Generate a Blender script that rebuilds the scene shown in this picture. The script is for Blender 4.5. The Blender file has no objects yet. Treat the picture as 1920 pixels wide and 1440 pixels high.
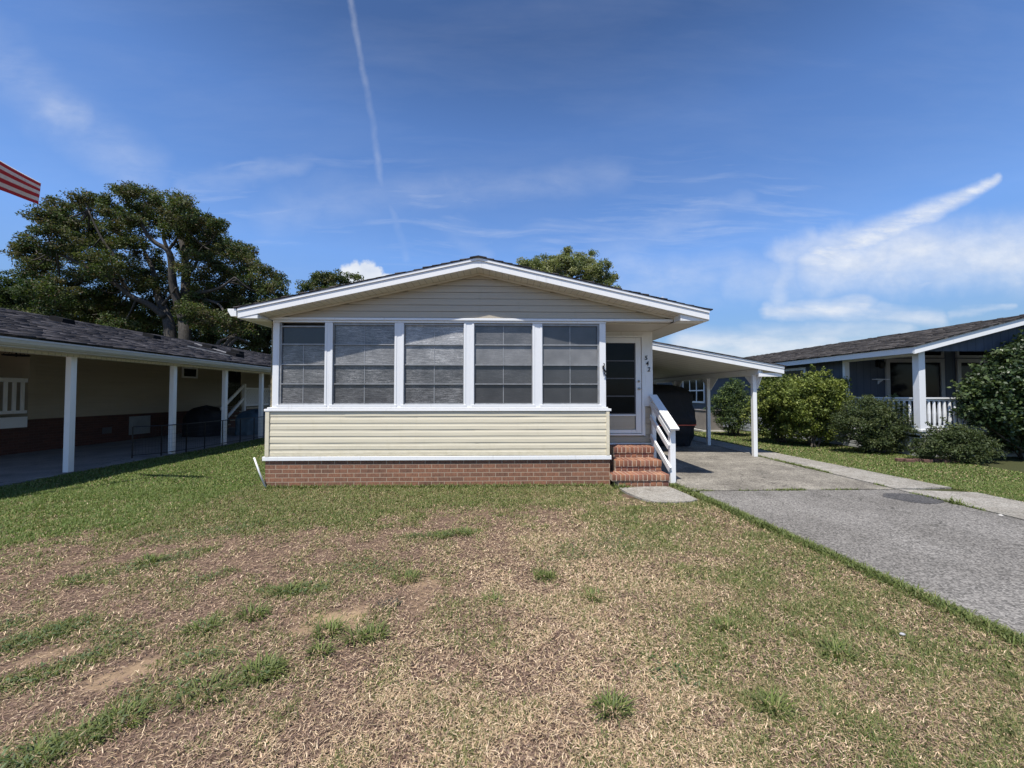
import bpy, bmesh, math, random
import numpy as np
from mathutils import Vector, Matrix
random.seed(7)
RNG = np.random.default_rng(11)
SC = bpy.context.scene
COL = SC.collection
R = math.radians

# ------------------------------------------------------------------ camera
CAM_H = 1.45
PITCH, YAW, FPX = R(1.55), R(-1.5), 730.0
cam_d = bpy.data.cameras.new('camera')
cam_d.sensor_width = 36.0
cam_d.lens = 36.0 * FPX / 1920.0
cam_d.clip_start = 0.05
cam_d.clip_end = 3000
cam = bpy.data.objects.new('camera', cam_d)
COL.objects.link(cam)
cam.location = (0, 0, CAM_H)
cam.rotation_euler = (R(90) + PITCH, 0, YAW)
SC.camera = cam

def ray(px, py):
    r, u = (px - 960) / FPX, (720 - py) / FPX
    f2 = math.cos(PITCH) - u * math.sin(PITCH)
    u2 = u * math.cos(PITCH) + math.sin(PITCH)
    return (r * math.cos(YAW) - f2 * math.sin(YAW), r * math.sin(YAW) + f2 * math.cos(YAW), u2)

def at(px, py, Y):
    """World point of a survey mark at distance Y along the street axis."""
    x, y, z = ray(px, py)
    return Vector((x / y * Y, Y, CAM_H + z / y * Y))

def onground(px, py):
    x, y, z = ray(px, py)
    t = -CAM_H / z
    return Vector((x * t, y * t, 0))

# ------------------------------------------------------------------ node helpers
def new_mat(name):
    m = bpy.data.materials.new(name)
    m.use_nodes = True
    nt = m.node_tree
    b = nt.nodes['Principled BSDF']
    return m, nt, b

def nd(nt, t, **kw):
    n = nt.nodes.new(t)
    for k, v in kw.items():
        if k in n.inputs.keys() if isinstance(k, str) else False:
            n.inputs[k].default_value = v
        else:
            setattr(n, k, v)
    return n

def ramp(nt, fac, stops):
    r = nt.nodes.new('ShaderNodeValToRGB')
    e = r.color_ramp.elements
    while len(e) > 1:
        e.remove(e[-1])
    e[0].position = stops[0][0]; e[0].color = (*stops[0][1], 1)
    for p, c in stops[1:]:
        x = e.new(p); x.color = (*c, 1)
    nt.links.new(fac, r.inputs[0])
    return r.outputs[0]

def noise(nt, vec, scale, detail=4, rough=0.55, dist=0.0):
    n = nt.nodes.new('ShaderNodeTexNoise')
    n.inputs['Scale'].default_value = scale
    n.inputs['Detail'].default_value = detail
    n.inputs['Roughness'].default_value = rough
    n.inputs['Distortion'].default_value = dist
    if vec is not None:
        nt.links.new(vec, n.inputs['Vector'])
    return n.outputs['Fac']

def mapping(nt, vec, scale=(1, 1, 1), loc=(0, 0, 0), rot=(0, 0, 0)):
    n = nt.nodes.new('ShaderNodeMapping')
    n.inputs['Scale'].default_value = scale
    n.inputs['Location'].default_value = loc
    n.inputs['Rotation'].default_value = rot
    nt.links.new(vec, n.inputs['Vector'])
    return n.outputs[0]

def mix(nt, fac, a, b, mode='MIX'):
    n = nt.nodes.new('ShaderNodeMix')
    n.data_type = 'RGBA'; n.blend_type = mode
    for i, v in ((0, fac), (6, a), (7, b)):
        if hasattr(v, 'is_linked') or isinstance(v, bpy.types.NodeSocket):
            nt.links.new(v, n.inputs[i])
        elif i == 0:
            n.inputs[0].default_value = v
        else:
            n.inputs[i].default_value = (*v, 1)
    return n.outputs[2]

def mth(nt, op, a, b=None, clamp=False):
    n = nt.nodes.new('ShaderNodeMath'); n.operation = op; n.use_clamp = clamp
    for i, v in enumerate((a, b)):
        if v is None: continue
        if isinstance(v, bpy.types.NodeSocket): nt.links.new(v, n.inputs[i])
        else: n.inputs[i].default_value = v
    return n.outputs[0]

def bump(nt, b, h, strength=0.3, dist=0.01):
    n = nt.nodes.new('ShaderNodeBump')
    n.inputs['Strength'].default_value = strength
    n.inputs['Distance'].default_value = dist
    nt.links.new(h, n.inputs['Height'])
    nt.links.new(n.outputs[0], b.inputs['Normal'])

def objco(nt):
    return nt.nodes.new('ShaderNodeTexCoord').outputs['Object']

def uvco(nt):
    return nt.nodes.new('ShaderNodeTexCoord').outputs['UV']

def plain(name, col, rough=0.6, var=0.12, scale=6, metal=0.0, bmp=0.0, bscale=60, streak=None, spec=0.5):
    m, nt, b = new_mat(name)
    co = objco(nt)
    v = mapping(nt, co, streak) if streak else co
    f = noise(nt, v, scale, 5, 0.6)
    dark = tuple(c * (1 - var) for c in col); lite = tuple(min(1, c * (1 + var)) for c in col)
    c = ramp(nt, f, [(0.3, dark), (0.7, lite)])
    nt.links.new(c, b.inputs['Base Color'])
    b.inputs['Roughness'].default_value = rough
    b.inputs['Metallic'].default_value = metal
    b.inputs['Specular IOR Level'].default_value = spec
    if bmp:
        bump(nt, b, noise(nt, co, bscale, 4), bmp, 0.004)
    return m

M = {}
# aged white paint: faint streaks, a little grime
def white_paint(name, base, grime, rough=0.45):
    m, nt, b = new_mat(name)
    co = objco(nt)
    f1 = noise(nt, mapping(nt, co, (7, 7, 0.8)), 3, 6, 0.65)
    f2 = noise(nt, co, 38, 3, 0.7)
    c = ramp(nt, f1, [(0.22, grime), (0.42, base), (1, base)])
    c2 = ramp(nt, f2, [(0.2, (0.90, 0.895, 0.88)), (0.36, (1, 1, 1))])
    nt.links.new(mix(nt, 1.0, c, c2, 'MULTIPLY'), b.inputs['Base Color'])
    b.inputs['Roughness'].default_value = rough
    bump(nt, b, noise(nt, mapping(nt, co, (30, 30, 8)), 4, 4), 0.12, 0.004)
    return m
M['white'] = white_paint('white_paint', (0.78, 0.78, 0.77), (0.62, 0.61, 0.58))
M['white2'] = white_paint('white_vinyl_trim', (0.74, 0.75, 0.76), (0.62, 0.61, 0.60), 0.35)
M['soffit'] = None
M['alum'] = plain('aluminium_frame', (0.30, 0.305, 0.31), 0.5, 0.2, 12, 0.3)
M['black'] = plain('black_metal', (0.012, 0.012, 0.013), 0.45)
M['vent_black'] = plain('matt_black_vent', (0.010, 0.010, 0.011), 0.9, spec=0.08)
M['ironwork'] = plain('dark_wrought_iron', (0.02, 0.02, 0.022), 0.55, metal=0.6)
M['steel'] = plain('brushed_nickel', (0.42, 0.40, 0.37), 0.32, metal=0.9)

# vinyl siding
def siding_mat(name, base, var=0.06, rough=0.42):
    m, nt, b = new_mat(name)
    co = objco(nt)
    f = noise(nt, mapping(nt, co, (0.5, 0.5, 9.5)), 1.7, 4, 0.6)
    c = ramp(nt, f, [(0.3, tuple(x * (1 - var) for x in base)), (0.7, tuple(x * (1 + var) for x in base))])
    f2 = noise(nt, mapping(nt, co, (2, 2, 0.6)), 4, 5, 0.7)
    c2 = ramp(nt, f2, [(0.25, (0.93, 0.925, 0.90)), (0.45, (1, 1, 1))])
    # splashed soil and mildew, in patches along the lowest course
    s = nt.nodes.new('ShaderNodeSeparateXYZ'); nt.links.new(co, s.inputs[0])
    f3 = noise(nt, mapping(nt, co, (3.5, 3.5, 9)), 2.2, 6, 0.75)
    lowm = mth(nt, 'SUBTRACT', 1.0, mth(nt, 'DIVIDE', mth(nt, 'SUBTRACT', s.outputs[2], 0.46), 0.26), True)
    dirt = mth(nt, 'MULTIPLY', lowm, ramp(nt, f3, [(0.42, (0, 0, 0)), (0.68, (1, 1, 1))]))
    cm = mix(nt, 1, c, c2, 'MULTIPLY')
    cm = mix(nt, mth(nt, 'MULTIPLY', dirt, 0.45), cm, mix(nt, 1, cm, (0.55, 0.52, 0.42), 'MULTIPLY'))
    nt.links.new(cm, b.inputs['Base Color'])
    b.inputs['Roughness'].default_value = rough
    bump(nt, b, noise(nt, mapping(nt, co, (1.5, 1.5, 30)), 3, 3), 0.10, 0.006)
    return m
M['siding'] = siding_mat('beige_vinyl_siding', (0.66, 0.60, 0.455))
M['siding_gable'] = siding_mat('shade_toned_siding', (0.435, 0.38, 0.29))  # shade under gable and porch put into this darker siding colour
M['siding_tan'] = siding_mat('tan_vinyl_siding', (0.33, 0.28, 0.20))
M['siding_blue'] = None

def soffit_mat(name, base, axis, pitch=0.1):
    """vented soffit: narrow grooves across one axis"""
    m, nt, b = new_mat(name)
    co = objco(nt)
    s = nt.nodes.new('ShaderNodeSeparateXYZ'); nt.links.new(co, s.inputs[0])
    w = mth(nt, 'FRACT', mth(nt, 'DIVIDE', s.outputs[axis], pitch))
    g = mth(nt, 'LESS_THAN', w, 0.10)
    f = noise(nt, co, 3, 4)
    c = ramp(nt, f, [(0.3, tuple(x * 0.92 for x in base)), (0.7, base)])
    nt.links.new(mix(nt, g, c, tuple(x * 0.62 for x in base)), b.inputs['Base Color'])
    b.inputs['Roughness'].default_value = 0.5
    return m
M['soffit_x'] = soffit_mat('ribbed_soffit_across', (0.60, 0.565, 0.49), 0)
M['soffit_y'] = soffit_mat('ribbed_soffit_along', (0.62, 0.585, 0.51), 1)
M['soffit_car'] = soffit_mat('carport_ceiling_boards', (0.60, 0.585, 0.54), 0, 0.16)

def brick_mat(name, c1, c2, mortar, scale_len=0.204, row=0.068, msize=0.0042, bstr=0.5):
    m, nt, b = new_mat(name)
    co = objco(nt)
    s = nt.nodes.new('ShaderNodeSeparateXYZ'); nt.links.new(co, s.inputs[0])
    cb = nt.nodes.new('ShaderNodeCombineXYZ')
    nt.links.new(mth(nt, 'ADD', s.outputs[0], s.outputs[1]), cb.inputs[0])
    nt.links.new(s.outputs[2], cb.inputs[1])
    t = nt.nodes.new('ShaderNodeTexBrick')
    t.inputs['Scale'].default_value = 1.0
    t.inputs['Brick Width'].default_value = scale_len
    t.inputs['Row Height'].default_value = row
    t.inputs['Mortar Size'].default_value = msize
    t.inputs['Mortar Smooth'].default_value = 0.15
    t.inputs['Bias'].default_value = -0.1
    t.inputs['Color1'].default_value = (*c1, 1); t.inputs['Color2'].default_value = (*c2, 1)
    t.inputs['Mortar'].default_value = (*mortar, 1)
    nt.links.new(cb.outputs[0], t.inputs['Vector'])
    n1 = noise(nt, mapping(nt, co, (26, 26, 9)), 2.2, 5, 0.7)
    cc = ramp(nt, n1, [(0.28, (0.45, 0.40, 0.40)), (0.5, (1, 1, 1)), (0.75, (1.35, 1.2, 1.1))])
    inv = mth(nt, 'SUBTRACT', 1.0, t.outputs['Fac'])
    c = mix(nt, mth(nt, 'MULTIPLY', inv, 0.9), t.outputs['Color'], mix(nt, 1, t.outputs['Color'], cc, 'MULTIPLY'))
    nt.links.new(c, b.inputs['Base Color'])
    b.inputs['Roughness'].default_value = 0.85
    h = mth(nt, 'ADD', inv, mth(nt, 'MULTIPLY', n1, 0.5))
    bump(nt, b, h, bstr, 0.006)
    return m
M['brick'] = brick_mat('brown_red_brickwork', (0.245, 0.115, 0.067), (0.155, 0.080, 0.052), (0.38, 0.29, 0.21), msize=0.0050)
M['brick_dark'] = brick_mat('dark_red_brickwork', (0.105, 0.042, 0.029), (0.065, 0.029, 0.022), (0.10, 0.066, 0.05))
M['mortar'] = plain('mortar', (0.46, 0.36, 0.27), 0.9, 0.2, 20, bmp=0.4)

def stair_brick():
    m, nt, b = new_mat('orange_red_step_brick')
    co = objco(nt)
    at_ = nt.nodes.new('ShaderNodeAttribute'); at_.attribute_name = 'tint'
    n1 = noise(nt, co, 55, 5, 0.7)
    cc = ramp(nt, n1, [(0.25, (0.5, 0.45, 0.45)), (0.5, (1, 1, 1)), (0.8, (1.3, 1.25, 1.2))])
    nt.links.new(mix(nt, 1, at_.outputs['Color'], cc, 'MULTIPLY'), b.inputs['Base Color'])
    b.inputs['Roughness'].default_value = 0.85
    bump(nt, b, n1, 0.4, 0.004)
    return m
M['step_brick'] = stair_brick()

def shingle_mat(name, c1, c2, c3):
    m, nt, b = new_mat(name)
    uv = uvco(nt)
    t = nt.nodes.new('ShaderNodeTexBrick')
    t.inputs['Scale'].default_value = 1
    t.inputs['Brick Width'].default_value = 0.30
    t.inputs['Row Height'].default_value = 0.14
    t.inputs['Mortar Size'].default_value = 0.004
    t.inputs['Mortar Smooth'].default_value = 0.3
    t.offset = 0.37; t.offset_frequency = 2
    t.inputs['Color1'].default_value = (*c1, 1); t.inputs['Color2'].default_value = (*c2, 1)
    t.inputs['Mortar'].default_value = (0.02, 0.02, 0.022, 1)
    nt.links.new(uv, t.inputs['Vector'])
    n1 = noise(nt, mapping(nt, uv, (1.0, 3.4, 1)), 1.6, 4, 0.75)
    n2 = noise(nt, uv, 240, 2, 0.6)
    cA = mix(nt, ramp(nt, n1, [(0.45, (0, 0, 0)), (0.53, (0.9, 0.9, 0.9))]), t.outputs['Color'], c3)
    cB = ramp(nt, n2, [(0.3, (0.7, 0.7, 0.7)), (0.7, (1.25, 1.25, 1.25))])
    nt.links.new(mix(nt, 1, cA, cB, 'MULTIPLY'), b.inputs['Base Color'])
    b.inputs['Roughness'].default_value = 0.9
    s = nt.nodes.new('ShaderNodeSeparateXYZ'); nt.links.new(uv, s.inputs[0])
    saw = mth(nt, 'FRACT', mth(nt, 'DIVIDE', s.outputs[1], 0.14))
    h = mth(nt, 'ADD', mth(nt, 'MULTIPLY', saw, -1.0), mth(nt, 'MULTIPLY', n2, 0.3))
    bump(nt, b, h, 0.9, 0.012)
    return m
M['shingle'] = shingle_mat('charcoal_shingles', (0.045, 0.042, 0.048), (0.15, 0.135, 0.142), (0.010, 0.010, 0.012))
M['shingle_brown'] = shingle_mat('weathered_brown_shingles', (0.060, 0.052, 0.048), (0.17, 0.145, 0.128), (0.020, 0.017, 0.016))

# ------------------------------------------------------------------ mesh building
class MB:
    def __init__(s): s.v = []; s.f = []; s.uv = None
    def add(s, vs, fs):
        o = len(s.v); s.v += [tuple(p) for p in vs]; s.f += [tuple(i + o for i in f) for f in fs]; return s
    def box(s, x0, x1, y0, y1, z0, z1):
        vs = [(x, y, z) for z in (z0, z1) for y in (y0, y1) for x in (x0, x1)]
        return s.add(vs, [(0, 2, 3, 1), (4, 5, 7, 6), (0, 1, 5, 4), (2, 6, 7, 3), (0, 4, 6, 2), (1, 3, 7, 5)])
    def bar(s, p, q, w, h, up=(0, 0, 1)):
        """oriented box from p to q, w across (horizontal), h along up"""
        p, q = Vector(p), Vector(q); d = (q - p).normalized()
        side = d.cross(Vector(up))
        if side.length < 1e-4: side = Vector((1, 0, 0))
        side.normalize(); u = side.cross(d).normalized()
        vs = []
        for c in (p, q):
            for a, b_ in ((-1, -1), (1, -1), (1, 1), (-1, 1)):
                vs.append(c + side * a * w / 2 + u * b_ * h / 2)
        return s.add(vs, [(0, 1, 2, 3), (7, 6, 5, 4), (0, 4, 5, 1), (1, 5, 6, 2), (2, 6, 7, 3), (3, 7, 4, 0)])
    def prism(s, poly, y0, y1):
        """polygon in x,z extruded along y"""
        n = len(poly)
        vs = [(x, y0, z) for x, z in poly] + [(x, y1, z) for x, z in poly]
        fs = [tuple(range(n)), tuple(range(2 * n - 1, n - 1, -1))]
        fs += [(i, i + n, (i + 1) % n + n, (i + 1) % n) for i in range(n)]
        return s.add(vs, fs)
    def prism_x(s, poly, x0, x1):
        """polygon in y,z extruded along x"""
        n = len(poly)
        vs = [(x0, y, z) for y, z in poly] + [(x1, y, z) for y, z in poly]
        fs = [tuple(range(n)), tuple(range(2 * n - 1, n - 1, -1))]
        fs += [(i, i + n, (i + 1) % n + n, (i + 1) % n) for i in range(n)]
        return s.add(vs, fs)
    def tube(s, pts, rad, n=8, caps=True):
        pts = [Vector(p) for p in pts]
        if not isinstance(rad, (list, tuple)): rad = [rad] * len(pts)
        o = len(s.v); ref = None
        for i, p in enumerate(pts):
            d = (pts[min(i + 1, len(pts) - 1)] - pts[max(i - 1, 0)]).normalized()
            if ref is None:
                ref = d.cross(Vector((0.31, 0.17, 0.93)))
                if ref.length < 0.05: ref = d.cross(Vector((1, 0, 0)))
            a = (ref - d * ref.dot(d)).normalized(); ref = a
            b_ = d.cross(a)
            for k in range(n):
                t = 2 * math.pi * k / n
                s.v.append(tuple(p + (a * math.cos(t) + b_ * math.sin(t)) * rad[i]))
        for i in range(len(pts) - 1):
            for k in range(n):
                k2 = (k + 1) % n
                s.f.append((o + i * n + k, o + i * n + k2, o + (i + 1) * n + k2, o + (i + 1) * n + k))
        if caps:
            s.f.append(tuple(o + k for k in range(n - 1, -1, -1)))
            e = o + (len(pts) - 1) * n
            s.f.append(tuple(e + k for k in range(n)))
        return s
    def build(s, name, mat, parent=None, smooth=False, bevel=0.0, uvf=None):
        me = bpy.data.meshes.new(name)
        me.from_pydata(s.v, [], s.f); me.update()
        if smooth:
            me.polygons.foreach_set('use_smooth', [True] * len(me.polygons))
        if uvf:
            ul = me.uv_layers.new(name='UVMap')
            for l in me.loops:
                ul.data[l.index].uv = uvf(me.vertices[l.vertex_index].co)
        o = bpy.data.objects.new(name, me); COL.objects.link(o)
        me.materials.append(mat)
        if parent: o.parent = parent; o.matrix_parent_inverse = Matrix()
        if parent: fix_local(o, parent)
        if bevel:
            b = o.modifiers.new('bevel', 'BEVEL'); b.width = bevel; b.segments = 2; b.limit_method = 'ANGLE'
        return o

def root_loc(o):
    p = Vector(o.location)
    while o.parent:
        o = o.parent; p += Vector(o.location)
    return p

def fix_local(o, parent):
    """meshes are drawn in world coordinates: shift their data so that they sit right under the parent's location"""
    off = root_loc(parent)
    if off.length > 0:
        o.data.transform(Matrix.Translation(-off))

def tag(o, label=None, cat=None, group=None, kind=None):
    if label: o['label'] = label
    if cat: o['category'] = cat
    if group: o['group'] = group
    if kind: o['kind'] = kind
    return o

def thing(name, label, cat, loc=(0, 0, 0), group=None):
    o = bpy.data.objects.new(name, None); COL.objects.link(o)
    o.empty_display_size = 0.2; o.location = loc
    return tag(o, label, cat, group)

def np_mesh(name, verts, loops, starts, mat, parent=None, colors=None, cname='tint', smooth=False):
    me = bpy.data.meshes.new(name)
    me.vertices.add(len(verts)); me.vertices.foreach_set('co', np.ascontiguousarray(verts, np.float32).ravel())
    me.loops.add(len(loops)); me.loops.foreach_set('vertex_index', np.ascontiguousarray(loops, np.int32))
    me.polygons.add(len(starts)); me.polygons.foreach_set('loop_start', np.ascontiguousarray(starts, np.int32))
    if colors is not None:
        a = me.attributes.new(cname, 'FLOAT_COLOR', 'POINT')
        c = np.ones((len(verts), 4), np.float32); c[:, :3] = colors
        a.data.foreach_set('color', c.ravel())
    me.update(calc_edges=True)
    if smooth: me.polygons.foreach_set('use_smooth', [True] * len(me.polygons))
    o = bpy.data.objects.new(name, me); COL.objects.link(o); me.materials.append(mat)
    if parent: o.parent = parent; fix_local(o, parent)
    return o

def tab_mat(name):
    m, nt, b = new_mat(name)
    a = nt.nodes.new('ShaderNodeAttribute'); a.attribute_name = 'tint'
    co = objco(nt)
    n2 = noise(nt, co, 160, 2, 0.6)
    nt.links.new(mix(nt, 1, a.outputs['Color'], ramp(nt, n2, [(0.3, (0.7, 0.7, 0.7)), (0.7, (1.3, 1.3, 1.3))]), 'MULTIPLY'), b.inputs['Base Color'])
    b.inputs['Roughness'].default_value = 0.92; b.inputs['Specular IOR Level'].default_value = 0.2
    bump(nt, b, n2, 0.5, 0.004)
    return m
def shingle_tabs(name, e0, rdg, y0, y1, pal, parent, mat, seed, row=0.145):
    """laminated shingles on one slope: e0 = (x, z) of the eave line, rdg = (x, z) of the ridge; every tab is a thin wedge, thick at its lower edge"""
    rng = np.random.default_rng(seed)
    e0, rdg = np.array(e0), np.array(rdg); d = rdg - e0; Ls = np.linalg.norm(d); d = d / Ls
    nrm = np.array([-d[1], d[0]]); nrm = nrm if nrm[1] > 0 else -nrm
    V, C = [], []
    k = 0; s = -0.02
    while s < Ls - 0.02:
        y = y0 - rng.uniform(0, 0.3)
        while y < y1:
            w = rng.uniform(0.10, 0.34); th = (0.007 if rng.random() < 0.5 else 0.017) + rng.uniform(-0.002, 0.003)
            a, b_ = max(y, y0), min(y + w - 0.003, y1)
            if b_ - a > 0.03:
                lo = s + rng.uniform(-0.006, 0.006); hi = min(s + row + 0.03, Ls)
                for ss, tt in ((lo, 0.0), (lo, th), (hi, 0.002)):
                    p = e0 + d * ss + nrm * (tt + 0.001)
                    V.append((p[0], a, p[1])); V.append((p[0], b_, p[1]))
                c = np.array(pal[rng.integers(len(pal))]) * rng.uniform(0.8, 1.2)
                C += [c] * 6
            y += w
        s += row
    n = len(V) // 6
    base = (np.arange(n) * 6)[:, None]
    LO = (base + np.array([0, 1, 3, 2, 2, 3, 5, 4, 0, 2, 4, 1, 5, 3])[None]).ravel()
    SS = ((np.arange(n) * 14)[:, None] + np.array([0, 4, 8, 11])[None]).ravel()
    return np_mesh(name, np.array(V), LO, SS, mat, parent, np.array(C))
# ------------------------------------------------------------------ siding profile
def lap_siding(mb, x0, x1, yf, z0, z1, pitch=0.1045, axis='x', top=None, out=0.0108, sgn=-1):
    """real lapped courses on a wall facing -y (axis x) or +/-x (axis y); yf = wall plane, courses stand proud of it.
    top(x) optional gable line: clips the courses."""
    z = z0
    while z < z1 - 1e-4:
        h = min(pitch, z1 - z)
        prof = [(-0.012, 0.0), (-0.012, 0.0055), (out, 0.0055), (out - 0.001, 0.062), (0.0062, 0.075), (0.005, pitch)]
        pts = [(o_, zz) for o_, zz in prof if zz <= h + 1e-6]
        if pts[-1][1] < h - 1e-6: pts.append((pts[-1][0], h))
        segs = [(x0, x1)]
        if top:
            zt = z + h
            l, r = top(z + h * 0.5)
            segs = [(max(x0, l), min(x1, r))]
        for a, b in segs:
            if b - a < 0.01: continue
            # two panels per course with a lapped joint, both a little wavy like real vinyl
            k_ = int(round((z - z0) / pitch)) // 2
            sm = a + (b - a) * (0.22 + 0.56 * (math.sin(k_ * 12.9898 + yf * 7.1) * 43758.5453 % 1.0))
            spans = [(a, sm, 0.0), (sm - 0.02, b, 0.0022)] if b - a > 2.5 else [(a, b, 0.0)]
            for pa, pb, lift in spans:
                ns = max(1, int((pb - pa) / 0.45)); pr = pts; vs, fs = [], []
                for j in range(ns + 1):
                    t = pa + (pb - pa) * j / ns
                    wv = 0.0011 * math.sin(t * 5.3 + k_ * 2.1) + 0.0008 * math.sin(t * 11.7 + k_)
                    for q, (o_, zz) in enumerate(pr):
                        oo = o_ + (lift + wv if o_ > 0 else 0); zv = z + zz + (wv * 1.2 if 0 < q < len(pr) - 1 else 0)
                        vs.append((t, yf + sgn * oo, zv) if axis == 'x' else (yf + sgn * oo, t, zv))
                m_ = len(pr)
                for j in range(ns):
                    for i in range(m_ - 1):
                        fs.append((j * m_ + i, (j + 1) * m_ + i, (j + 1) * m_ + i + 1, j * m_ + i + 1))
                mb.add(vs, fs)
        z += pitch
    return mb
# ------------------------------------------------------------------ glazing materials
def film_mat():
    """old clear-vinyl glazing: dark, glossy, scuffed in fine horizontal streaks (amount per pane row)"""
    m, nt, b = new_mat('scuffed_vinyl_glazing')
    co = objco(nt)
    def prop(n):
        a = nt.nodes.new('ShaderNodeAttribute'); a.attribute_type = 'OBJECT'; a.attribute_name = n
        return a.outputs['Fac']
    s1 = noise(nt, mapping(nt, co, (10, 10, 190)), 1.0, 5, 0.72, 0.25)
    s2 = noise(nt, mapping(nt, co, (55, 55, 160)), 1.0, 3, 0.7)
    lo = noise(nt, co, 3.1, 3, 0.5)
    st = ramp(nt, mth(nt, 'ADD', mth(nt, 'MULTIPLY', s1, 0.68), mth(nt, 'MULTIPLY', s2, 0.32)), [(0.45, (0, 0, 0)), (0.70, (1, 1, 1))])
    lo2 = ramp(nt, lo, [(0.3, (0.35, 0.35, 0.35)), (0.62, (1, 1, 1))])
    k = mth(nt, 'MULTIPLY', mth(nt, 'MULTIPLY', st, lo2), prop('scuff'), True)
    k2 = mth(nt, 'ADD', k, mth(nt, 'MULTIPLY', prop('haze'), ramp(nt, lo, [(0.3, (0.75, 0.75, 0.75)), (0.7, (1.15, 1.15, 1.15))])), True)
    c = mix(nt, k2, (0.016, 0.019, 0.025), (0.72, 0.71, 0.70))
    nt.links.new(c, b.inputs['Base Color'])
    b.inputs['Roughness'].default_value = 0.22
    nt.links.new(mth(nt, 'ADD', 0.14, mth(nt, 'MULTIPLY', st, 0.2)), b.inputs['Roughness'])
    bump(nt, b, s1, 0.05, 0.003)
    return m
M['film'] = film_mat()
def dark_glass(name, c=(0.008, 0.009, 0.011), rough=0.08):
    m, nt, b = new_mat(name)
    co = objco(nt)
    f = noise(nt, co, 2.5, 3)
    nt.links.new(ramp(nt, f, [(0.3, tuple(x * 0.7 for x in c)), (0.7, tuple(x * 1.3 for x in c))]), b.inputs['Base Color'])
    b.inputs['Roughness'].default_value = rough
    b.inputs['Specular IOR Level'].default_value = 0.14
    bump(nt, b, noise(nt, co, 1.4, 2), 0.04, 0.02)
    return m
M['glass'] = dark_glass('dark_window_glass')

# ------------------------------------------------------------------ the beige house
XL, XR, XP = -3.70, 2.80, 1.72        # body left, body right, sunroom right
YF, YB, YD = 6.27, 20.0, 7.15         # front plane, back, porch door wall
RX, RZ, RS = -0.362, 3.556, 0.2215    # ridge x, rake board top at ridge, slope
def rz(x, z0): return z0 - RS * abs(x - RX)
house = thing('mobile_home', 'beige single-storey house with brick base and five-window front sunroom, brown-black roof', 'house', (-0.4, YF, 0))
H_ = house
# brick base
b_ = MB()
b_.box(-3.73, 1.745, 6.275, 6.42, -0.05, 0.402)
b_.box(-3.73, -3.60, 6.42, YB, -0.05, 0.402)
b_.box(1.63, 1.745, 6.42, 7.20, -0.05, 0.402)
b_.box(1.745, 2.83, 7.19, 7.30, -0.05, 0.402)
b_.box(2.72, 2.83, 7.30, YB, -0.05, 0.402)
b_.build('brick_skirting', M['brick'], H_)
# water table board
MB().box(-3.765, 1.765, 6.244, 6.30, 0.404, 0.470).box(-3.765, -3.70, 6.30, YB, 0.404, 0.470).box(1.70, 1.775, 6.30, 7.1, 0.404, 0.47).build('water_table_board', M['white'], H_, bevel=0.006)
# front siding under the windows
s_ = MB(); lap_siding(s_, -3.665, 1.685, YF, 0.472, 1.172)
s_.box(-3.69, 1.71, YF + 0.016, YF + 0.05, 0.47, 1.18)
s_.build('front_siding', M['siding'], H_)
MB().box(-3.725, -3.665, 6.243, 6.33, 0.472, 1.182).build('corner_trim', M['siding'], H_)
MB().box(1.685, 1.735, 6.243, 6.33, 0.472, 1.182).build('corner_trim', M['siding'], H_)
# side walls
w_ = MB(); lap_siding(w_, 6.34, YB, XL + 0.005, 0.472, 2.60, axis='y', sgn=-1)
lap_siding(w_, 7.2, YB, XR, 0.472, 2.60, axis='y', sgn=1)
w_.box(XL + 0.022, XL + 0.05, 6.33, YB, 0.47, 2.61).box(XR - 0.05, XR - 0.016, 7.2, YB, 0.47, 2.61)
w_.box(XL + 0.05, XR - 0.05, YB - 0.1, YB - 0.01, 0.4, 3.3)
w_.build('side_wall', M['siding'], H_)
# core that closes the sunroom behind its glazing
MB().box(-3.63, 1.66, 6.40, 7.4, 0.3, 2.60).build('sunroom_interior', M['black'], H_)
s_ = MB().box(1.64, 1.69, 6.33, 7.15, 0.47, 1.18); lap_siding(s_, 6.33, 7.13, 1.705, 0.472, 1.172, axis='y', sgn=1)
s_.build('porch_side_siding', M['siding'], H_)
# sills
MB().box(-3.745, 1.765, 6.236, 6.36, 1.183, 1.222).box(-3.70, 1.715, 6.244, 6.36, 1.224, 1.247).build('long_sill', M['white'], H_, bevel=0.005)
WX = [(-3.535, -2.808), (-2.707, -1.704), (-1.581, -0.599), (-0.458, 0.508), (0.642, 1.582)]
PX_ = [(-3.64, -3.535), (-2.808, -2.707), (-1.704, -1.581), (-0.599, -0.458), (0.508, 0.642), (1.582, 1.692)]
for i, (a, c) in enumerate(PX_):
    p = MB().box(a + 0.004, c - 0.004, 6.264, 6.36, 1.249, 2.600)
    if 0 < i < 5:   # two cover strips leave a shallow groove, as on the old posts
        p.box(a - 0.012, a + 0.022, 6.257, 6.263, 1.249, 2.598).box(c - 0.022, c + 0.012, 6.257, 6.263, 1.249, 2.598)
    p.build('window_post', M['white2'], H_, bevel=0.004)
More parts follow.
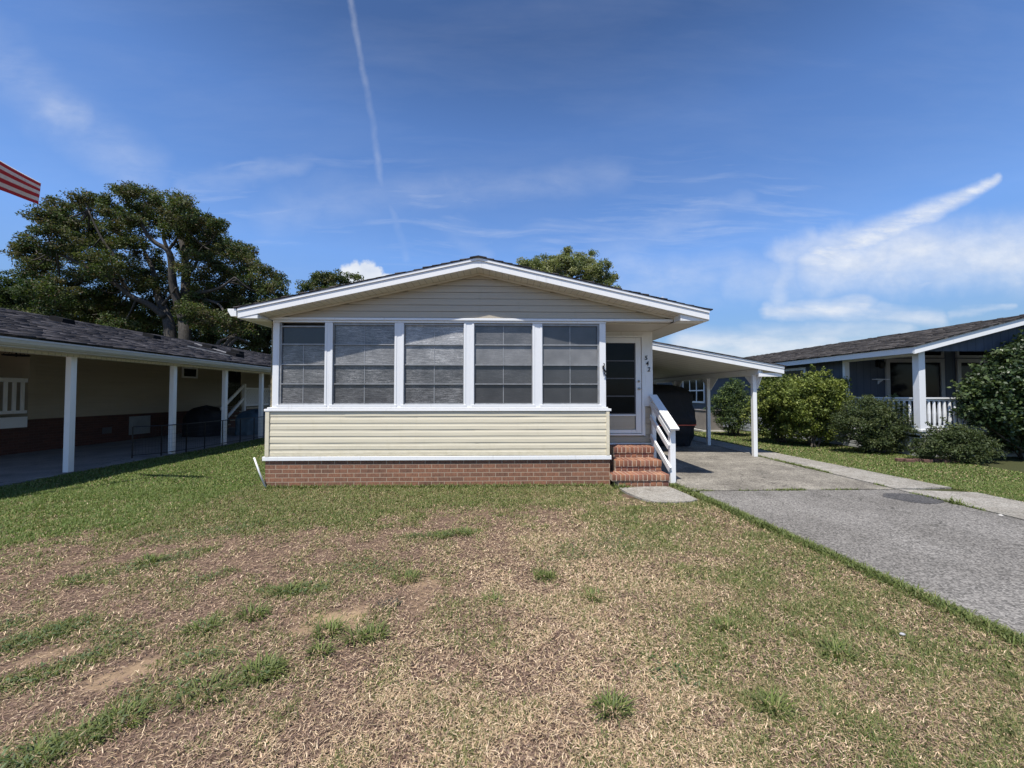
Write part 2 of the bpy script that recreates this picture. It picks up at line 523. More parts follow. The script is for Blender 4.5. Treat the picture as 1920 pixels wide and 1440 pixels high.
# glazing
MZ = [1.297, 1.62, 1.928, 2.254, 2.578]
SCUFF = [[0.55, 0.60, 0.75, 0.02], [0.36, 0.75, 0.75, 0.80], [0.62, 0.62, 0.95, 1.25], [0.07, 0.14, 0.24, 0.24], [0.02, 0.03, 0.06, 0.03]]
HAZE = [[0.05, 0.06, 0.08, 0.006], [0.025, 0.035, 0.15, 0.10], [0.03, 0.05, 0.17, 0.22], [0.032, 0.042, 0.19, 0.10], [0.038, 0.042, 0.20, 0.075]]
for i, (a, c) in enumerate(WX):
    top = 2.588 if i else 2.55
    f = MB()
    f.box(a, a + 0.024, 6.285, 6.33, 1.290, 2.595).box(c - 0.024, c, 6.285, 6.33, 1.290, 2.595)
    f.box(a + 0.024, c - 0.024, 6.285, 6.33, 1.290, 1.312).box(a + 0.024, c - 0.024, 6.285, 6.33, top - 0.022, 2.595 if i else top)
    win = f.build('window', M['alum'], H_)
    MB().box(a - 0.028, c + 0.028, 6.250, 6.30, 1.249, 1.289).build('sill', M['white2'], win, bevel=0.004)
    m_ = MB()
    for k, z in enumerate(MZ[1:4]):
        m_.box(a + 0.024, c - 0.024, 6.287, 6.318, z - 0.0085, z + 0.0085)
    m_.build('rail', M['alum'], win)
    mid = (a + c) / 2 if i else a + 0.36
    for k in range(4):
        z0, z1 = MZ[k] + (0.012 if k == 0 else 0.012), min(MZ[k + 1], top) - 0.012
        y = 6.312 + 0.004 * (k % 2)
        pn = MB().box(a + 0.026, c - 0.026, y, y + 0.006, z0, z1).build('pane', M['film'], win)
        pn['scuff'] = SCUFF[i][k] * 0.9; pn['haze'] = HAZE[i][k] * 1.15 + 0.012
        if not (i == 0 and k == 3):
            MB().box(mid - 0.0055, mid + 0.0055, y - 0.006, y - 0.001, z0, z1).build('glazing_bar', M['alum'], win)
# header, frieze
MB().box(-3.64, 1.692, 6.258, 6.36, 2.602, 2.634).box(-3.655, 2.79, 6.235, 6.36, 2.637, 2.676).build('frieze_board', M['white2'], H_, bevel=0.004)
# gable siding
g_ = MB()
GZ0, GAP = 2.678, 3.400
def gtop(z):
    hw = (GAP - z) / RS
    return RX - hw, RX + hw
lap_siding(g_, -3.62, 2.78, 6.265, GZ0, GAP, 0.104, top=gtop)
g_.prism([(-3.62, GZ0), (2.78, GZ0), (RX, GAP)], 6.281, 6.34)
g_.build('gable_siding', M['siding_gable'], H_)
# porch ceiling + boxed eaves (level soffits)
so = MB()
so.box(1.70, XR, 6.363, YD, 2.618, 2.632)
so.box(XR - 0.02, 3.225, 6.0, YB, 2.612, 2.6175)
so.box(-3.985, -3.665, 6.0, YB, 2.612, 2.630)
so.build('eave_soffit', M['soffit_y'], H_)
# sloping rake soffit
for sx in (-1, 1):
    xe = -3.70 if sx < 0 else 2.86
    rs = MB().prism([(RX, GAP + 0.004), (xe, rz(xe, GAP + 0.004)), (xe, rz(xe, GAP + 0.02)), (RX, GAP + 0.02)], 5.985, 6.262)
    rs.build('rake_soffit', M['soffit_x'], H_)
    # thin j-channel where soffit meets the siding
    MB().prism([(RX, GAP + 0.002), (xe, rz(xe, GAP + 0.002)), (xe, rz(xe, GAP - 0.028)), (RX, GAP - 0.028)], 6.222, 6.245).build('soffit_channel', M['soffit_y'], H_)
    # rake boards: wide board + drip strip above it
    xt = -3.99 if sx < 0 else 3.234
    MB().prism([(RX, RZ - 0.042), (xt, rz(xt, RZ - 0.042)), (xt, rz(xt, RZ - 0.142)), (RX, RZ - 0.142)], 5.958, 5.984).build('rake_board', M['white'], H_)
    MB().prism([(RX, RZ), (xt, rz(xt, RZ)), (xt, rz(xt, RZ - 0.039)), (RX, RZ - 0.039)], 5.944, 5.984).build('drip_strip', M['white'], H_)
# eave returns
MB().prism([(-3.988, 2.606), (-3.70, 2.606), (-3.70, 2.665), (-3.988, 2.652)], 5.966, 6.235).build('eave_return', M['white'], H_)
MB().prism([(2.795, 2.606), (3.228, 2.606), (3.228, 2.640), (2.795, 2.718)], 5.990, 6.235).build('eave_return', M['white'], H_)
# eave fascia and gutter
MB().box(3.228, 3.246, 5.986, YB, 2.606, 2.752).build('eave_fascia', M['white'], H_)
MB().box(-4.006, -3.988, 5.986, YB, 2.606, 2.750).build('eave_fascia', M['white'], H_)
MB().prism([(-4.008, 2.745), (-4.135, 2.745), (-4.135, 2.715), (-4.115, 2.68), (-4.085, 2.632), (-4.008, 2.632)], 5.95, YB).build('gutter', M['white'], H_)
# roof
rf = MB()
for xt, in ((-4.02,), (3.255,)):
    a = [(RX, RZ + 0.004), (xt, rz(xt, RZ + 0.004)), (xt, rz(xt, RZ + 0.013)), (RX, RZ + 0.013)]
    rf.prism(a, 5.936, YB + 0.3)
rf.prism([(RX - 0.13, RZ - 0.003), (RX + 0.13, RZ - 0.003), (RX + 0.13, RZ + 0.004), (RX, RZ + 0.026), (RX - 0.13, RZ + 0.004)], 5.92, YB + 0.31)
rf.build('roof', M['shingle'], H_, uvf=lambda v: (v.y + 1.3, abs(v.x + 0.4 - 0.0) * 1.024))
M['tabs'] = tab_mat('laminated_shingles')
for xt in (-4.02, 3.255):
    shingle_tabs('shingles', (xt, rz(xt, RZ + 0.013)), (RX, RZ + 0.013), 5.932, YB + 0.3, [(0.05, 0.046, 0.05), (0.085, 0.078, 0.08), (0.03, 0.028, 0.032), (0.06, 0.056, 0.06)], H_, M['tabs'], 71)
# porch door wall
MB().box(2.61, XR, YD, YD + 0.05, 1.262, 2.617).box(1.72, 2.61, YD, YD + 0.05, 2.548, 2.617).build('porch_wall', M['white'], H_)
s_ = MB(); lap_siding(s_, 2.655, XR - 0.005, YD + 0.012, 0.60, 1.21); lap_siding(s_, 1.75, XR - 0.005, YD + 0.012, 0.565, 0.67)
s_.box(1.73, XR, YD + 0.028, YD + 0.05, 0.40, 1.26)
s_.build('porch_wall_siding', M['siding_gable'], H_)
MB().box(1.75, XR - 0.002, YD - 0.03, YD + 0.012, 0.535, 0.562).box(2.625, 2.65, YD - 0.01, YD + 0.012, 0.69, 1.232).box(2.625, XR, YD - 0.01, YD + 0.012, 1.234, 1.26).build('porch_trim', M['white'], H_)
# door
d_ = MB().box(1.72, 1.76, YD - 0.035, YD + 0.02, 0.70, 2.545).box(2.585, 2.624, YD - 0.035, YD + 0.02, 0.70, 2.545).box(1.76, 2.585, YD - 0.035, YD + 0.02, 2.512, 2.545).box(1.76, 2.585, YD - 0.045, YD + 0.02, 0.70, 0.730)
d_.build('door_frame', M['white'], H_, bevel=0.003)
dl = MB()
dl.box(1.765, 1.85, YD - 0.022, YD + 0.015, 0.738, 2.507).box(2.475, 2.578, YD - 0.022, YD + 0.015, 0.738, 2.507)
dl.box(1.85, 2.475, YD - 0.022, YD + 0.015, 2.405, 2.507).box(1.85, 2.475, YD - 0.022, YD + 0.015, 0.738, 0.80).box(1.85, 2.475, YD - 0.022, YD + 0.015, 1.055, 1.083)
door = dl.build('door', M['white'], H_, bevel=0.004)
MB().box(1.85, 2.475, YD - 0.002, YD + 0.006, 1.083, 2.405).build('door_glass', M['glass'], door)
k_ = MB()
for z in (2.073, 1.747, 1.42): k_.box(1.85, 2.462, YD - 0.014, YD - 0.003, z - 0.010, z + 0.010)
k_.box(2.455, 2.475, YD - 0.016, YD - 0.003, 1.083, 2.405).box(1.85, 2.455, YD - 0.016, YD - 0.003, 1.085, 1.105)
k_.build('door_bar', plain('bronze_bar', (0.10, 0.095, 0.10), 0.5), door)
MB().box(1.87, 2.455, YD - 0.008, YD + 0.004, 0.802, 1.05).build('kick_panel', M['siding_gable'], door)
for nm, z, rr in (('deadbolt', 1.695, 0.024), ('door_handle', 1.556, 0.026)):
    t_ = MB().tube([(2.53, YD - 0.021, z), (2.53, YD - 0.034, z), (2.53, YD - 0.035, z)], [rr, rr, rr * 0.6], 16)
    if nm == 'door_handle': t_.tube([(2.53, YD - 0.034, z), (2.53, YD - 0.06, z), (2.57, YD - 0.064, z + 0.004)], [0.009, 0.009, 0.008], 8)
    else: t_.tube([(2.53, YD - 0.034, z), (2.53, YD - 0.045, z)], 0.012, 10)
    t_.build(nm, M['steel'], door, smooth=True)
# house number
for ch, px, py in (('5', 1211, 671.5), ('4', 1213.2, 682), ('2', 1216.3, 693)):
    cu = bpy.data.curves.new('house_number', 'FONT'); cu.body = ch; cu.size = 0.112; cu.extrude = 0.006; cu.align_x = 'CENTER'; cu.align_y = 'CENTER'; cu.shear = 0.12
    cu.offset = 0.0004
    tmp = bpy.data.objects.new('tmp', cu); COL.objects.link(tmp)
    bpy.context.view_layer.update()
    me = bpy.data.meshes.new_from_object(tmp.evaluated_get(bpy.context.evaluated_depsgraph_get()))
    bpy.data.objects.remove(tmp)
    p = at(px, py, YD)
    me.transform(Matrix.Translation((p.x, YD - 0.009, p.z)) @ Matrix.Rotation(R(90), 4, 'X'))
    o = bpy.data.objects.new('house_number', me); COL.objects.link(o); me.materials.clear(); me.materials.append(M['ironwork'])
    o.parent = H_; fix_local(o, H_)

# lizard-like scroll ornament on the corner post
orn = MB()
y = 6.232
sc = [(1.640, 1.955), (1.652, 1.948), (1.655, 1.925), (1.640, 1.905), (1.632, 1.880), (1.642, 1.855), (1.660, 1.840), (1.668, 1.815), (1.660, 1.790), (1.668, 1.765), (1.684, 1.752)]
orn.tube([(x, y, z) for x, z in sc], [0.006, 0.010, 0.008, 0.012, 0.014, 0.013, 0.014, 0.011, 0.009, 0.007, 0.004], 8)
for (x, z, dx, dz) in ((1.640, 1.90, -0.024, 0.012), (1.638, 1.89, 0.030, 0.016), (1.658, 1.835, -0.032, -0.004), (1.664, 1.83, 0.022, 0.010), (1.664, 1.79, -0.024, -0.014), (1.640, 1.872, -0.02, -0.016)):
    orn.tube([(x, y, z), (x + dx * 0.6, y - 0.004, z + dz * 0.3), (x + dx, y, z + dz)], [0.006, 0.005, 0.003], 6)
o = orn.build('wall_ornament', M['ironwork'], smooth=True)
tag(o, 'small dark iron scroll ornament hung on white corner post beside the door', 'ornament')

# ------------------------------------------------------------------ brick steps
steps = thing('brick_steps', 'three orange-red brick steps leading up to the white front door', 'steps', (2.2, 6.2, 0))
def course(x0, x1, y0, y1, z0, z1, bw, rng, gap=0.012, jut=0.0):
    """a row of bricks standing on end; returns verts/loops/colours as separate boxes"""
    n = max(1, round((x1 - x0) / bw)); w = (x1 - x0) / n
    out = []
    for i in range(n):
        a, c = x0 + i * w + gap / 2, x0 + (i + 1) * w - gap / 2
        j = rng.uniform(-0.003, 0.003)
        out.append((a, c, y0 + j - jut, y1, z0 + gap / 2, z1 + rng.uniform(-0.002, 0.002)))
    return out
def brick_rows(name, rows, parent, rng):
    V, L, S, C = [], [], [], []
    q = [(0, 2, 3, 1), (4, 5, 7, 6), (0, 1, 5, 4), (2, 6, 7, 3), (0, 4, 6, 2), (1, 3, 7, 5)]
    pal = np.array([(0.28, 0.122, 0.066), (0.22, 0.09, 0.053), (0.32, 0.155, 0.088), (0.25, 0.11, 0.07), (0.17, 0.072, 0.049)])
    for (x0, x1, y0, y1, z0, z1) in rows:
        o = len(V); c = pal[rng.integers(len(pal))] * rng.uniform(0.85, 1.12)
        for z in (z0, z1):
            for y in (y0, y1):
                for x in (x0, x1): V.append((x, y, z)); C.append(c)
        for f in q:
            S.append(len(L)); L += [i + o for i in f]
    o = np_mesh(name, np.array(V), np.array(L), np.array(S), M['step_brick'], parent, np.array(C))
    b = o.modifiers.new('bevel', 'BEVEL'); b.width = 0.004; b.segments = 2
    return o
srng = np.random.default_rng(5)
for (x0, x1, y0, z1, tw) in ((1.735, 2.655, 6.125, 0.185, 0.36), (1.87, 2.648, 6.40, 0.362, 0.40), (1.93, 2.645, 6.70, 0.540, 0.46)):
    zb = z1 - 0.178 if z1 > 0.2 else -0.02
    ins = 0.10 if z1 < 0.2 else 0.0
    rows = course(x0, x1, y0, y0 + 0.20, z1 - 0.098, z1, 0.072, srng)
    rows += course(x0, x1, y0 + 0.208, y0 + tw, z1 - 0.098, z1 - 0.001, 0.072, srng)
    rows += course(x0 + ins + 0.012, x1 - 0.004, y0 + 0.018, y0 + 0.2, zb, z1 - 0.102, 0.098, srng)
    st = brick_rows('step', rows, steps, srng)
    MB().box(x0 + 0.006 + ins, x1 - 0.006, y0 + 0.023, y0 + tw - 0.01, -0.03, z1 - 0.100).box(x0 + 0.004, x1 - 0.004, y0 + 0.005, y0 + tw - 0.004, z1 - 0.099, z1 - 0.005).build('mortar_bed', M['mortar'], st)

# ------------------------------------------------------------------ handrail
rail = thing('stair_handrail', 'white painted timber handrail sloping down beside the brick steps', 'handrail', (2.80, 6.35, 0))
MB().box(2.752, 2.842, 6.315, 6.405, 0.0, 0.905).build('post', M['white'], rail, bevel=0.005)
MB().box(2.752, 2.822, 7.06, 7.125, 0.0, 1.36).build('post', M['white'], rail, bevel=0.005)
MB().bar((2.79, 6.215, 0.885), (2.79, 7.13, 1.435), 0.145, 0.034).build('top_rail', M['white'], rail, bevel=0.006)
MB().bar((2.742, 6.30, 0.80), (2.742, 7.12, 1.30), 0.034, 0.085).build('middle_rail', M['white'], rail, bevel=0.005)
MB().bar((2.742, 6.34, 0.585), (2.742, 7.12, 1.045), 0.034, 0.09).build('middle_rail', M['white'], rail, bevel=0.005)
MB().bar((2.742, 6.30, 0.225), (2.742, 7.12, 0.685), 0.034, 0.10).build('bottom_rail', M['white'], rail, bevel=0.005)

# ------------------------------------------------------------------ carport
cp = thing('carport', 'lean-to carport with white sloping roof on white posts', 'carport', (5.9, 8.95, 0))
CX0, CX1, CY0, CY1 = 3.262, 6.43, 8.70, 16.0
def cz(x): return 2.660 - 0.1795 * (x - CX0)
MB().prism([(CX0, cz(CX0) + 0.004), (CX1 + 0.03, cz(CX1 + 0.03) + 0.004), (CX1 + 0.03, cz(CX1 + 0.03) + 0.024), (CX0, cz(CX0) + 0.024)], CY0 - 0.04, CY1).build('roof', M['shingle'], cp, uvf=lambda v: (v.y, v.x))
MB().prism([(CX0, cz(CX0)), (CX1, cz(CX1)), (CX1, cz(CX1) - 0.05), (CX0, cz(CX0) - 0.05)], CY0 - 0.022, CY0 + 0.01).prism([(CX0, cz(CX0) - 0.053), (CX1, cz(CX1) - 0.053), (CX1, cz(CX1) - 0.165), (CX0, cz(CX0) - 0.165)], CY0 - 0.008, CY0 + 0.014).build('front_fascia', M['white'], cp)
MB().box(CX1 - 0.02, CX1 + 0.004, CY0 + 0.014, CY1, cz(CX1) - 0.165, cz(CX1) - 0.002).build('side_fascia', M['white'], cp)
MB().prism([(CX0, cz(CX0) - 0.15), (CX1 - 0.022, cz(CX1) - 0.15), (CX1 - 0.022, cz(CX1) - 0.135), (CX0, cz(CX0) - 0.135)], CY0 + 0.016, CY1).build('ceiling', M['soffit_car'], cp)
zb = cz(5.9) - 0.152
MB().box(5.865, 5.935, CY0 + 0.05, CY1, zb - 0.13, zb - 0.002).build('beam', M['white'], cp)
MB().box(5.87, 6.40, CY0 + 0.03, CY0 + 0.07, cz(6.40) - 0.235, cz(6.40) - 0.153).build('outrigger', M['white'], cp)
for y in (8.97, 11.0, 13.1, 15.2):
    MB().box(5.855, 5.945, y - 0.045, y + 0.045, 0, zb - 0.132).build('post', M['white'], cp, bevel=0.005)
    yy0 = max(CY0 + 0.05, y - 0.40)
    MB().prism_x([(yy0, zb - 0.002), (y + 0.40, zb - 0.002), (y + 0.40, zb - 0.16), (y + 0.05, zb - 0.46), (y - 0.05, zb - 0.46), (yy0, zb - 0.16)], 5.948, 5.964).build('gusset', M['white'], cp)

# ------------------------------------------------------------------ covered vehicle
def cover_mat():
    m, nt, b = new_mat('black_cover_fabric')
    co = objco(nt)
    f = noise(nt, mapping(nt, co, (3, 1, 1.2)), 2.4, 5, 0.6, 0.6)
    nt.links.new(ramp(nt, f, [(0.3, (0.004, 0.0045, 0.007)), (0.7, (0.008, 0.009, 0.014))]), b.inputs['Base Color'])
    b.inputs['Roughness'].default_value = 0.75
    bump(nt, b, f, 0.4, 0.05)
    return m
M['cover'] = cover_mat()
veh = thing('covered_vehicle', 'tall vehicle hidden under a black fitted cover beneath the carport', 'vehicle', (4.58, 12.4, 0))
VC = Vector((4.56, 12.45, 0.0))
def vpoint(u, v, inf=0.0):
    """u around (0..2pi), v from bottom 0 to crown 1: a draped rounded box, narrower at the hem"""
    z = 1.77 * v
    prof = 1.0
    if v > 0.74: prof = max(0.0, 1 - ((v - 0.74) / 0.26) ** 2.8) ** 0.42
    hem = 0.90 + 0.10 * min(1, v / 0.36) - (0.05 * max(0, (v - 0.4) / 0.22) if v < 0.62 else 0.05)
    c, s = math.cos(u), math.sin(u)
    e = 0.32
    x = math.copysign(abs(c) ** e, c) * 0.93; y = math.copysign(abs(s) ** e, s) * 1.95
    k = prof * hem
    wr = 0.014 * math.sin(u * 23 + v * 3) * (1 - v) + 0.012 * math.sin(u * 9 + v * 17) + 0.010 * math.sin(v * 31 + u * 4)
    return VC + Vector((x * (k + wr) * (1 + inf), y * (k + wr * 0.6) * (1 + inf), 0.02 + z))
NU, NV = 96, 40
vb = MB()
for j in range(NV + 1):
    for i in range(NU): vb.v.append(tuple(vpoint(2 * math.pi * i / NU, j / NV)))
for j in range(NV):
    for i in range(NU):
        vb.f.append((j * NU + i, j * NU + (i + 1) % NU, (j + 1) * NU + (i + 1) % NU, (j + 1) * NU + i))
vb.build('cover', M['cover'], veh, smooth=True)
sb = MB(); n = 30
for i in range(n + 1):
    u = R(199) + (R(322) - R(199)) * i / n
    for dz in (-0.012, 0.012):
        p = vpoint(u, 0.335, 0.012); sb.v.append((p.x, p.y - 0.006, p.z + dz))
for i in range(n): sb.f.append((2 * i, 2 * i + 2, 2 * i + 3, 2 * i + 1))
sb.build('reflective_stripe', plain('red_reflective_tape', (0.62, 0.11, 0.06), 0.5), veh)

# ------------------------------------------------------------------ leaning pipe and dry weed at the house corner
pp = MB().tube([(-3.668, 6.19, 0.0), (-3.76, 6.175, 0.245), (-3.838, 6.165, 0.475)], [0.013, 0.013, 0.013], 12)
tag(pp.build('drain_pipe', M['white'], smooth=True), 'short white plastic pipe leaning against the left brick corner', 'pipe')
# ------------------------------------------------------------------ left neighbour
LE, LEZ, LR, LS = 7.50, 2.335, 12.4, 0.25        # eave |x|, eave z, ridge |x|, slope
lh = thing('neighbour_house', 'tan house with white-posted side porch and long charcoal shingle roof, left of the beige house', 'house', (-8.0, 8.0, 0))
LY0, LY1 = 4.2, 27.0
def lz(x): return LEZ + LS * (abs(x) - LE)
MB().prism([(-LE - 0.02, lz(LE + 0.02)), (-LR, lz(LR)), (-LR, lz(LR) + 0.035), (-LE + 0.02, lz(LE - 0.02) + 0.03)], LY0, LY1).prism([(-LR, lz(LR)), (-2 * LR + LE, LEZ), (-2 * LR + LE, LEZ + 0.035), (-LR, lz(LR) + 0.035)], LY0, LY1).build('roof', M['shingle'], lh, uvf=lambda v: (v.y + 1.0, (abs(v.x) - LR) * 1.03))
shingle_tabs('shingles', (-LE + 0.01, lz(LE - 0.01) + 0.032), (-LR, lz(LR) + 0.036), LY0, LY1, [(0.062, 0.058, 0.064), (0.095, 0.088, 0.094), (0.035, 0.033, 0.037), (0.050, 0.047, 0.052), (0.024, 0.023, 0.027)], lh, M['tabs'], 72)
M['gutter_grey'] = white_paint('grey_white_gutter', (0.50, 0.51, 0.51), (0.40, 0.41, 0.41), 0.4)
MB().prism([(-LE, 2.33), (-LE - 0.12, 2.33), (-LE - 0.12, 2.215), (-LE - 0.075, 2.215), (-LE - 0.03, 2.25), (-LE - 0.012, 2.29), (-LE, 2.30)], LY0, LY1).build('gutter', M['gutter_grey'], lh, smooth=False)
MB().box(-LE - 0.15, -LE - 0.122, LY0, LY1, 2.19, 2.33).build('fascia', M['gutter_grey'], lh)
MB().box(-7.925, -LE - 0.152, LY0, LY1, 2.188, 2.20).build('eave_soffit', M['soffit_y'], lh)
MB().box(-8.055, -7.927, LY0, LY1, 2.145, 2.215).build('porch_beam', M['soffit_y'], lh)
def cl(x): return 2.20 + 0.15 * (abs(x) - 8.0)
MB().prism([(-8.056, cl(8.056)), (-14.0, cl(14.0)), (-14.0, cl(14) + 0.02), (-8.056, cl(8.056) + 0.02)], LY0, LY1).build('porch_ceiling', M['siding_tan'], lh)
for y in (7.43, 9.68, 11.45, 13.15, 15.2):
    MB().box(-8.04, -7.94, y - 0.05, y + 0.05, 0.022, 2.145).build('post', M['white'], lh, bevel=0.004)
WXL = -11.8
w_ = MB(); lap_siding(w_, 10.14, 22.0, WXL, 0.83, 2.72, 0.105, axis='y', sgn=1)
w_.box(WXL - 0.1, WXL - 0.002, 10.14, 22.0, 0.83, 2.74)
w_.build('siding_wall', M['siding_tan'], lh)
MB().box(WXL - 0.1, WXL + 0.03, 10.0, 10.138, 0.83, 2.74).build('corner_trim', M['siding_tan'], lh)
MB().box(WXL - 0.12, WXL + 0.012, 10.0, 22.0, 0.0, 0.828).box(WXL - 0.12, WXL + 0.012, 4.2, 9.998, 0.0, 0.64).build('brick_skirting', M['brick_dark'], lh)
# recessed porch at the near end
r_ = MB(); lap_siding(r_, 4.3, 9.99, -13.6, 0.9, 2.95, 0.105, axis='y', sgn=1)
r_.box(-13.7, -13.602, 4.2, 10.04, 0.6, 2.98).box(-13.6, WXL - 0.11, 10.04, 10.12, 0.6, 2.9)
r_.build('recess_wall', M['siding_tan'], lh)
MB().box(-13.6, WXL - 0.02, 4.2, 9.995, 0.86, 0.90).build('porch_floor', M['siding_tan'], lh)
MB().box(WXL - 0.02, WXL + 0.03, 4.2, 9.995, 0.645, 0.905).build('deck_board', M['white'], lh)
g_ = MB().box(WXL - 0.02, WXL + 0.03, 4.2, 9.98, 1.75, 1.85).box(WXL - 0.02, WXL + 0.03, 4.2, 9.98, 0.985, 1.06)
y = 9.90
while y > 5.0:
    g_.box(WXL - 0.01, WXL + 0.02, y - 0.032, y + 0.032, 1.062, 1.748); y -= 0.165
g_.build('railing', M['white'], lh)
# small high window, service panel, vent, back door
f_ = MB().box(WXL + 0.016, WXL + 0.045, 14.63, 15.36, 2.42, 2.485).box(WXL + 0.016, WXL + 0.045, 14.63, 15.36, 2.07, 2.13).box(WXL + 0.016, WXL + 0.045, 14.63, 14.70, 2.13, 2.42).box(WXL + 0.016, WXL + 0.045, 15.29, 15.36, 2.13, 2.42)
wn = f_.build('window', M['white'], lh)
MB().box(WXL + 0.017, WXL + 0.028, 14.70, 15.29, 2.13, 2.42).build('pane', M['glass'], wn)
MB().box(WXL + 0.014, WXL + 0.04, 12.65, 13.38, 0.17, 0.75).build('access_panel', plain('grey_metal_panel', (0.27, 0.285, 0.285), 0.5), lh, bevel=0.006)
v_ = MB().box(WXL + 0.014, WXL + 0.03, 11.83, 12.10, 0.29, 0.47)
for k in range(5): v_.box(WXL + 0.031, WXL + 0.036, 11.84, 12.09, 0.30 + k * 0.034, 0.315 + k * 0.034)
v_.build('foundation_vent', plain('dull_vent_metal', (0.10, 0.095, 0.10), 0.6), lh)
df = MB().box(WXL + 0.016, WXL + 0.05, 16.85, 17.0, 0.95, 2.6).box(WXL + 0.016, WXL + 0.05, 17.85, 18.0, 0.95, 2.6).box(WXL + 0.016, WXL + 0.048, 16.99, 17.86, 2.56, 2.6)
dr = df.build('door_frame', M['siding_tan'], lh)
MB().box(WXL + 0.017, WXL + 0.03, 17.0, 17.85, 0.95, 2.58).build('door', M['glass'], dr)
# roof vents
def on_lroof(px, py):
    x, y_, z = ray(px, py)
    t = (LEZ - LS * LE - CAM_H) / (z + LS * x)
    return Vector((x * t, y_ * t, CAM_H + z * t))
for px, py, w in ((117, 607, 0.32), (285, 636, 0.3), (441, 670, 0.45), (393, 655, 0.3), (445, 664.5, 0.3)):
    p = on_lroof(px, py)
    n_ = MB().prism_x([(p.y - w / 2, 0), (p.y + w / 2, 0), (p.y + w / 2 - 0.03, 0.12), (p.y - w / 2 + 0.03, 0.12)], p.x - 0.16, p.x + 0.16)
    n_.v = [(vx, vy, vz + LEZ + LS * (abs(vx) - LE) + 0.03) for vx, vy, vz in n_.v]
    n_.build('roof_vent', M['vent_black'], lh)
M['flashing'] = plain('dull_grey_flashing', (0.20, 0.20, 0.205), 0.7)
for (a, c_) in (((366, 647), (436, 667.5)), ((352, 652), (432, 670))):
    p, q = on_lroof(*a), on_lroof(*c_)
    MB().bar(p + Vector((0, 0, 0.05)), q + Vector((0, 0, 0.05)), 0.08, 0.03).build('roof_flashing', M['flashing'], lh)

# hanging ring lamp
lp = MB()
c0 = Vector((-11.25, 9.3, 2.36))
lp.tube([c0 + Vector((0.20 * math.cos(t), 0.20 * math.sin(t), 0)) for t in np.linspace(0, 2 * math.pi, 25)], 0.016, 6, caps=False)
for k in range(6):
    t = k * math.pi / 3
    lp.tube([c0 + Vector((0.2 * math.cos(t), 0.2 * math.sin(t), 0)), c0 + Vector((0, 0, -0.02))], 0.009, 5)
    lp.tube([c0 + Vector((0.2 * math.cos(t), 0.2 * math.sin(t), 0)), c0 + Vector((0, 0, 0.26))], 0.005, 5)
lp.tube([c0 + Vector((0, 0, -0.04)), c0 + Vector((0, 0, 0.34))], 0.014, 6)
tag(lp.build('hanging_lamp', M['ironwork'], smooth=True), 'dark iron ring lamp hanging under the porch roof of the tan house', 'lamp')

# back stairs with lattice landing
bs = thing('porch_stairs', 'white-railed stairs with a lattice-sided landing beside the tan house', 'stairs', (-10.0, 15.5, 0))
MB().box(-11.75, -9.97, 15.5, 17.1, 0.88, 0.95).build('landing', M['siding_tan'], bs)
n_ = MB()
for k in range(5): n_.box(-11.2, -10.05, 14.2 + 0.25 * k, 14.5 + 0.25 * k, 0.16 + 0.155 * k, 0.20 + 0.155 * k)
n_.build('tread', M['siding_tan'], bs)
for y in (15.4, 17.05): MB().box(-10.05, -9.96, y - 0.045, y + 0.045, 0.05, 1.86).build('post', M['white'], bs)
MB().bar((-10.0, 14.15, 0.92), (-10.0, 15.35, 1.80), 0.05, 0.10).build('hand_rail', M['white'], bs)
MB().bar((-10.0, 14.2, 0.42), (-10.0, 15.35, 1.30), 0.05, 0.10).build('hand_rail', M['white'], bs)
lt = MB().box(-10.02, -9.98, 15.45, 17.0, 1.66, 1.72).box(-10.02, -9.98, 15.45, 17.0, 1.0, 1.06)
for sgn_, xx in ((1, -9.997), (-1, -10.006)):
    for k in range(-4, 12):
        y0 = 15.45 + k * 0.155
        z0, z1 = 1.06, 1.66
        ya, yb_ = (y0, y0 + 0.6) if sgn_ > 0 else (y0 + 0.6, y0)
        a, c_ = Vector((xx, ya, z0)), Vector((xx, yb_, z1))
        def clip(p, q):
            d = q - p; t0, t1 = 0, 1
            for lo, hi in ((15.45, 17.0),):
                if abs(d.y) > 1e-6:
                    ta, tb = (lo - p.y) / d.y, (hi - p.y) / d.y
                    t0, t1 = max(t0, min(ta, tb)), min(t1, max(ta, tb))
            return (p + d * t0, p + d * t1) if t1 - t0 > 0.03 else None
        r_ = clip(a, c_)
        if r_: lt.bar(r_[0], r_[1], 0.008, 0.045)
lt.build('lattice_panel', M['white'], bs)

# wire pet fence along the slab edge
pf = thing('pet_fence', 'low black wire pet fence standing between the white porch posts', 'fence', (-7.9, 10.5, 0))
def panel(p, q, h, name='fence_panel'):
    p, q = Vector(p), Vector(q)
    n_ = MB(); up = Vector((0, 0, 1))
    n_.tube([p, p + up * h], 0.014, 6).tube([q, q + up * h], 0.014, 6).tube([p + up * h, q + up * h], 0.011, 6).tube([p + up * 0.06, q + up * 0.06], 0.009, 6)
    L = (q - p).length; k = int(L / 0.055)
    for i in range(1, k):
        a = p.lerp(q, i / k); n_.tube([a + up * 0.06, a + up * h], 0.0016, 3, caps=False)
    for i in range(1, 6):
        z = 0.06 + (h - 0.06) * i / 6
        n_.tube([p + up * z, q + up * z], 0.0016, 3, caps=False)
    return n_.build(name, M['black'], pf)
pts = [(-8.25, 8.95, 0.03), (-7.98, 9.38, 0.02), (-7.86, 9.95, 0.02), (-7.86, 10.55, 0.02), (-7.86, 11.2, 0.02), (-7.86, 11.95, 0.02), (-7.86, 12.6, 0.02), (-7.86, 13.3, 0.02), (-7.86, 14.0, 0.02)]
for i in range(len(pts) - 1): panel(pts[i], pts[i + 1], 0.70)
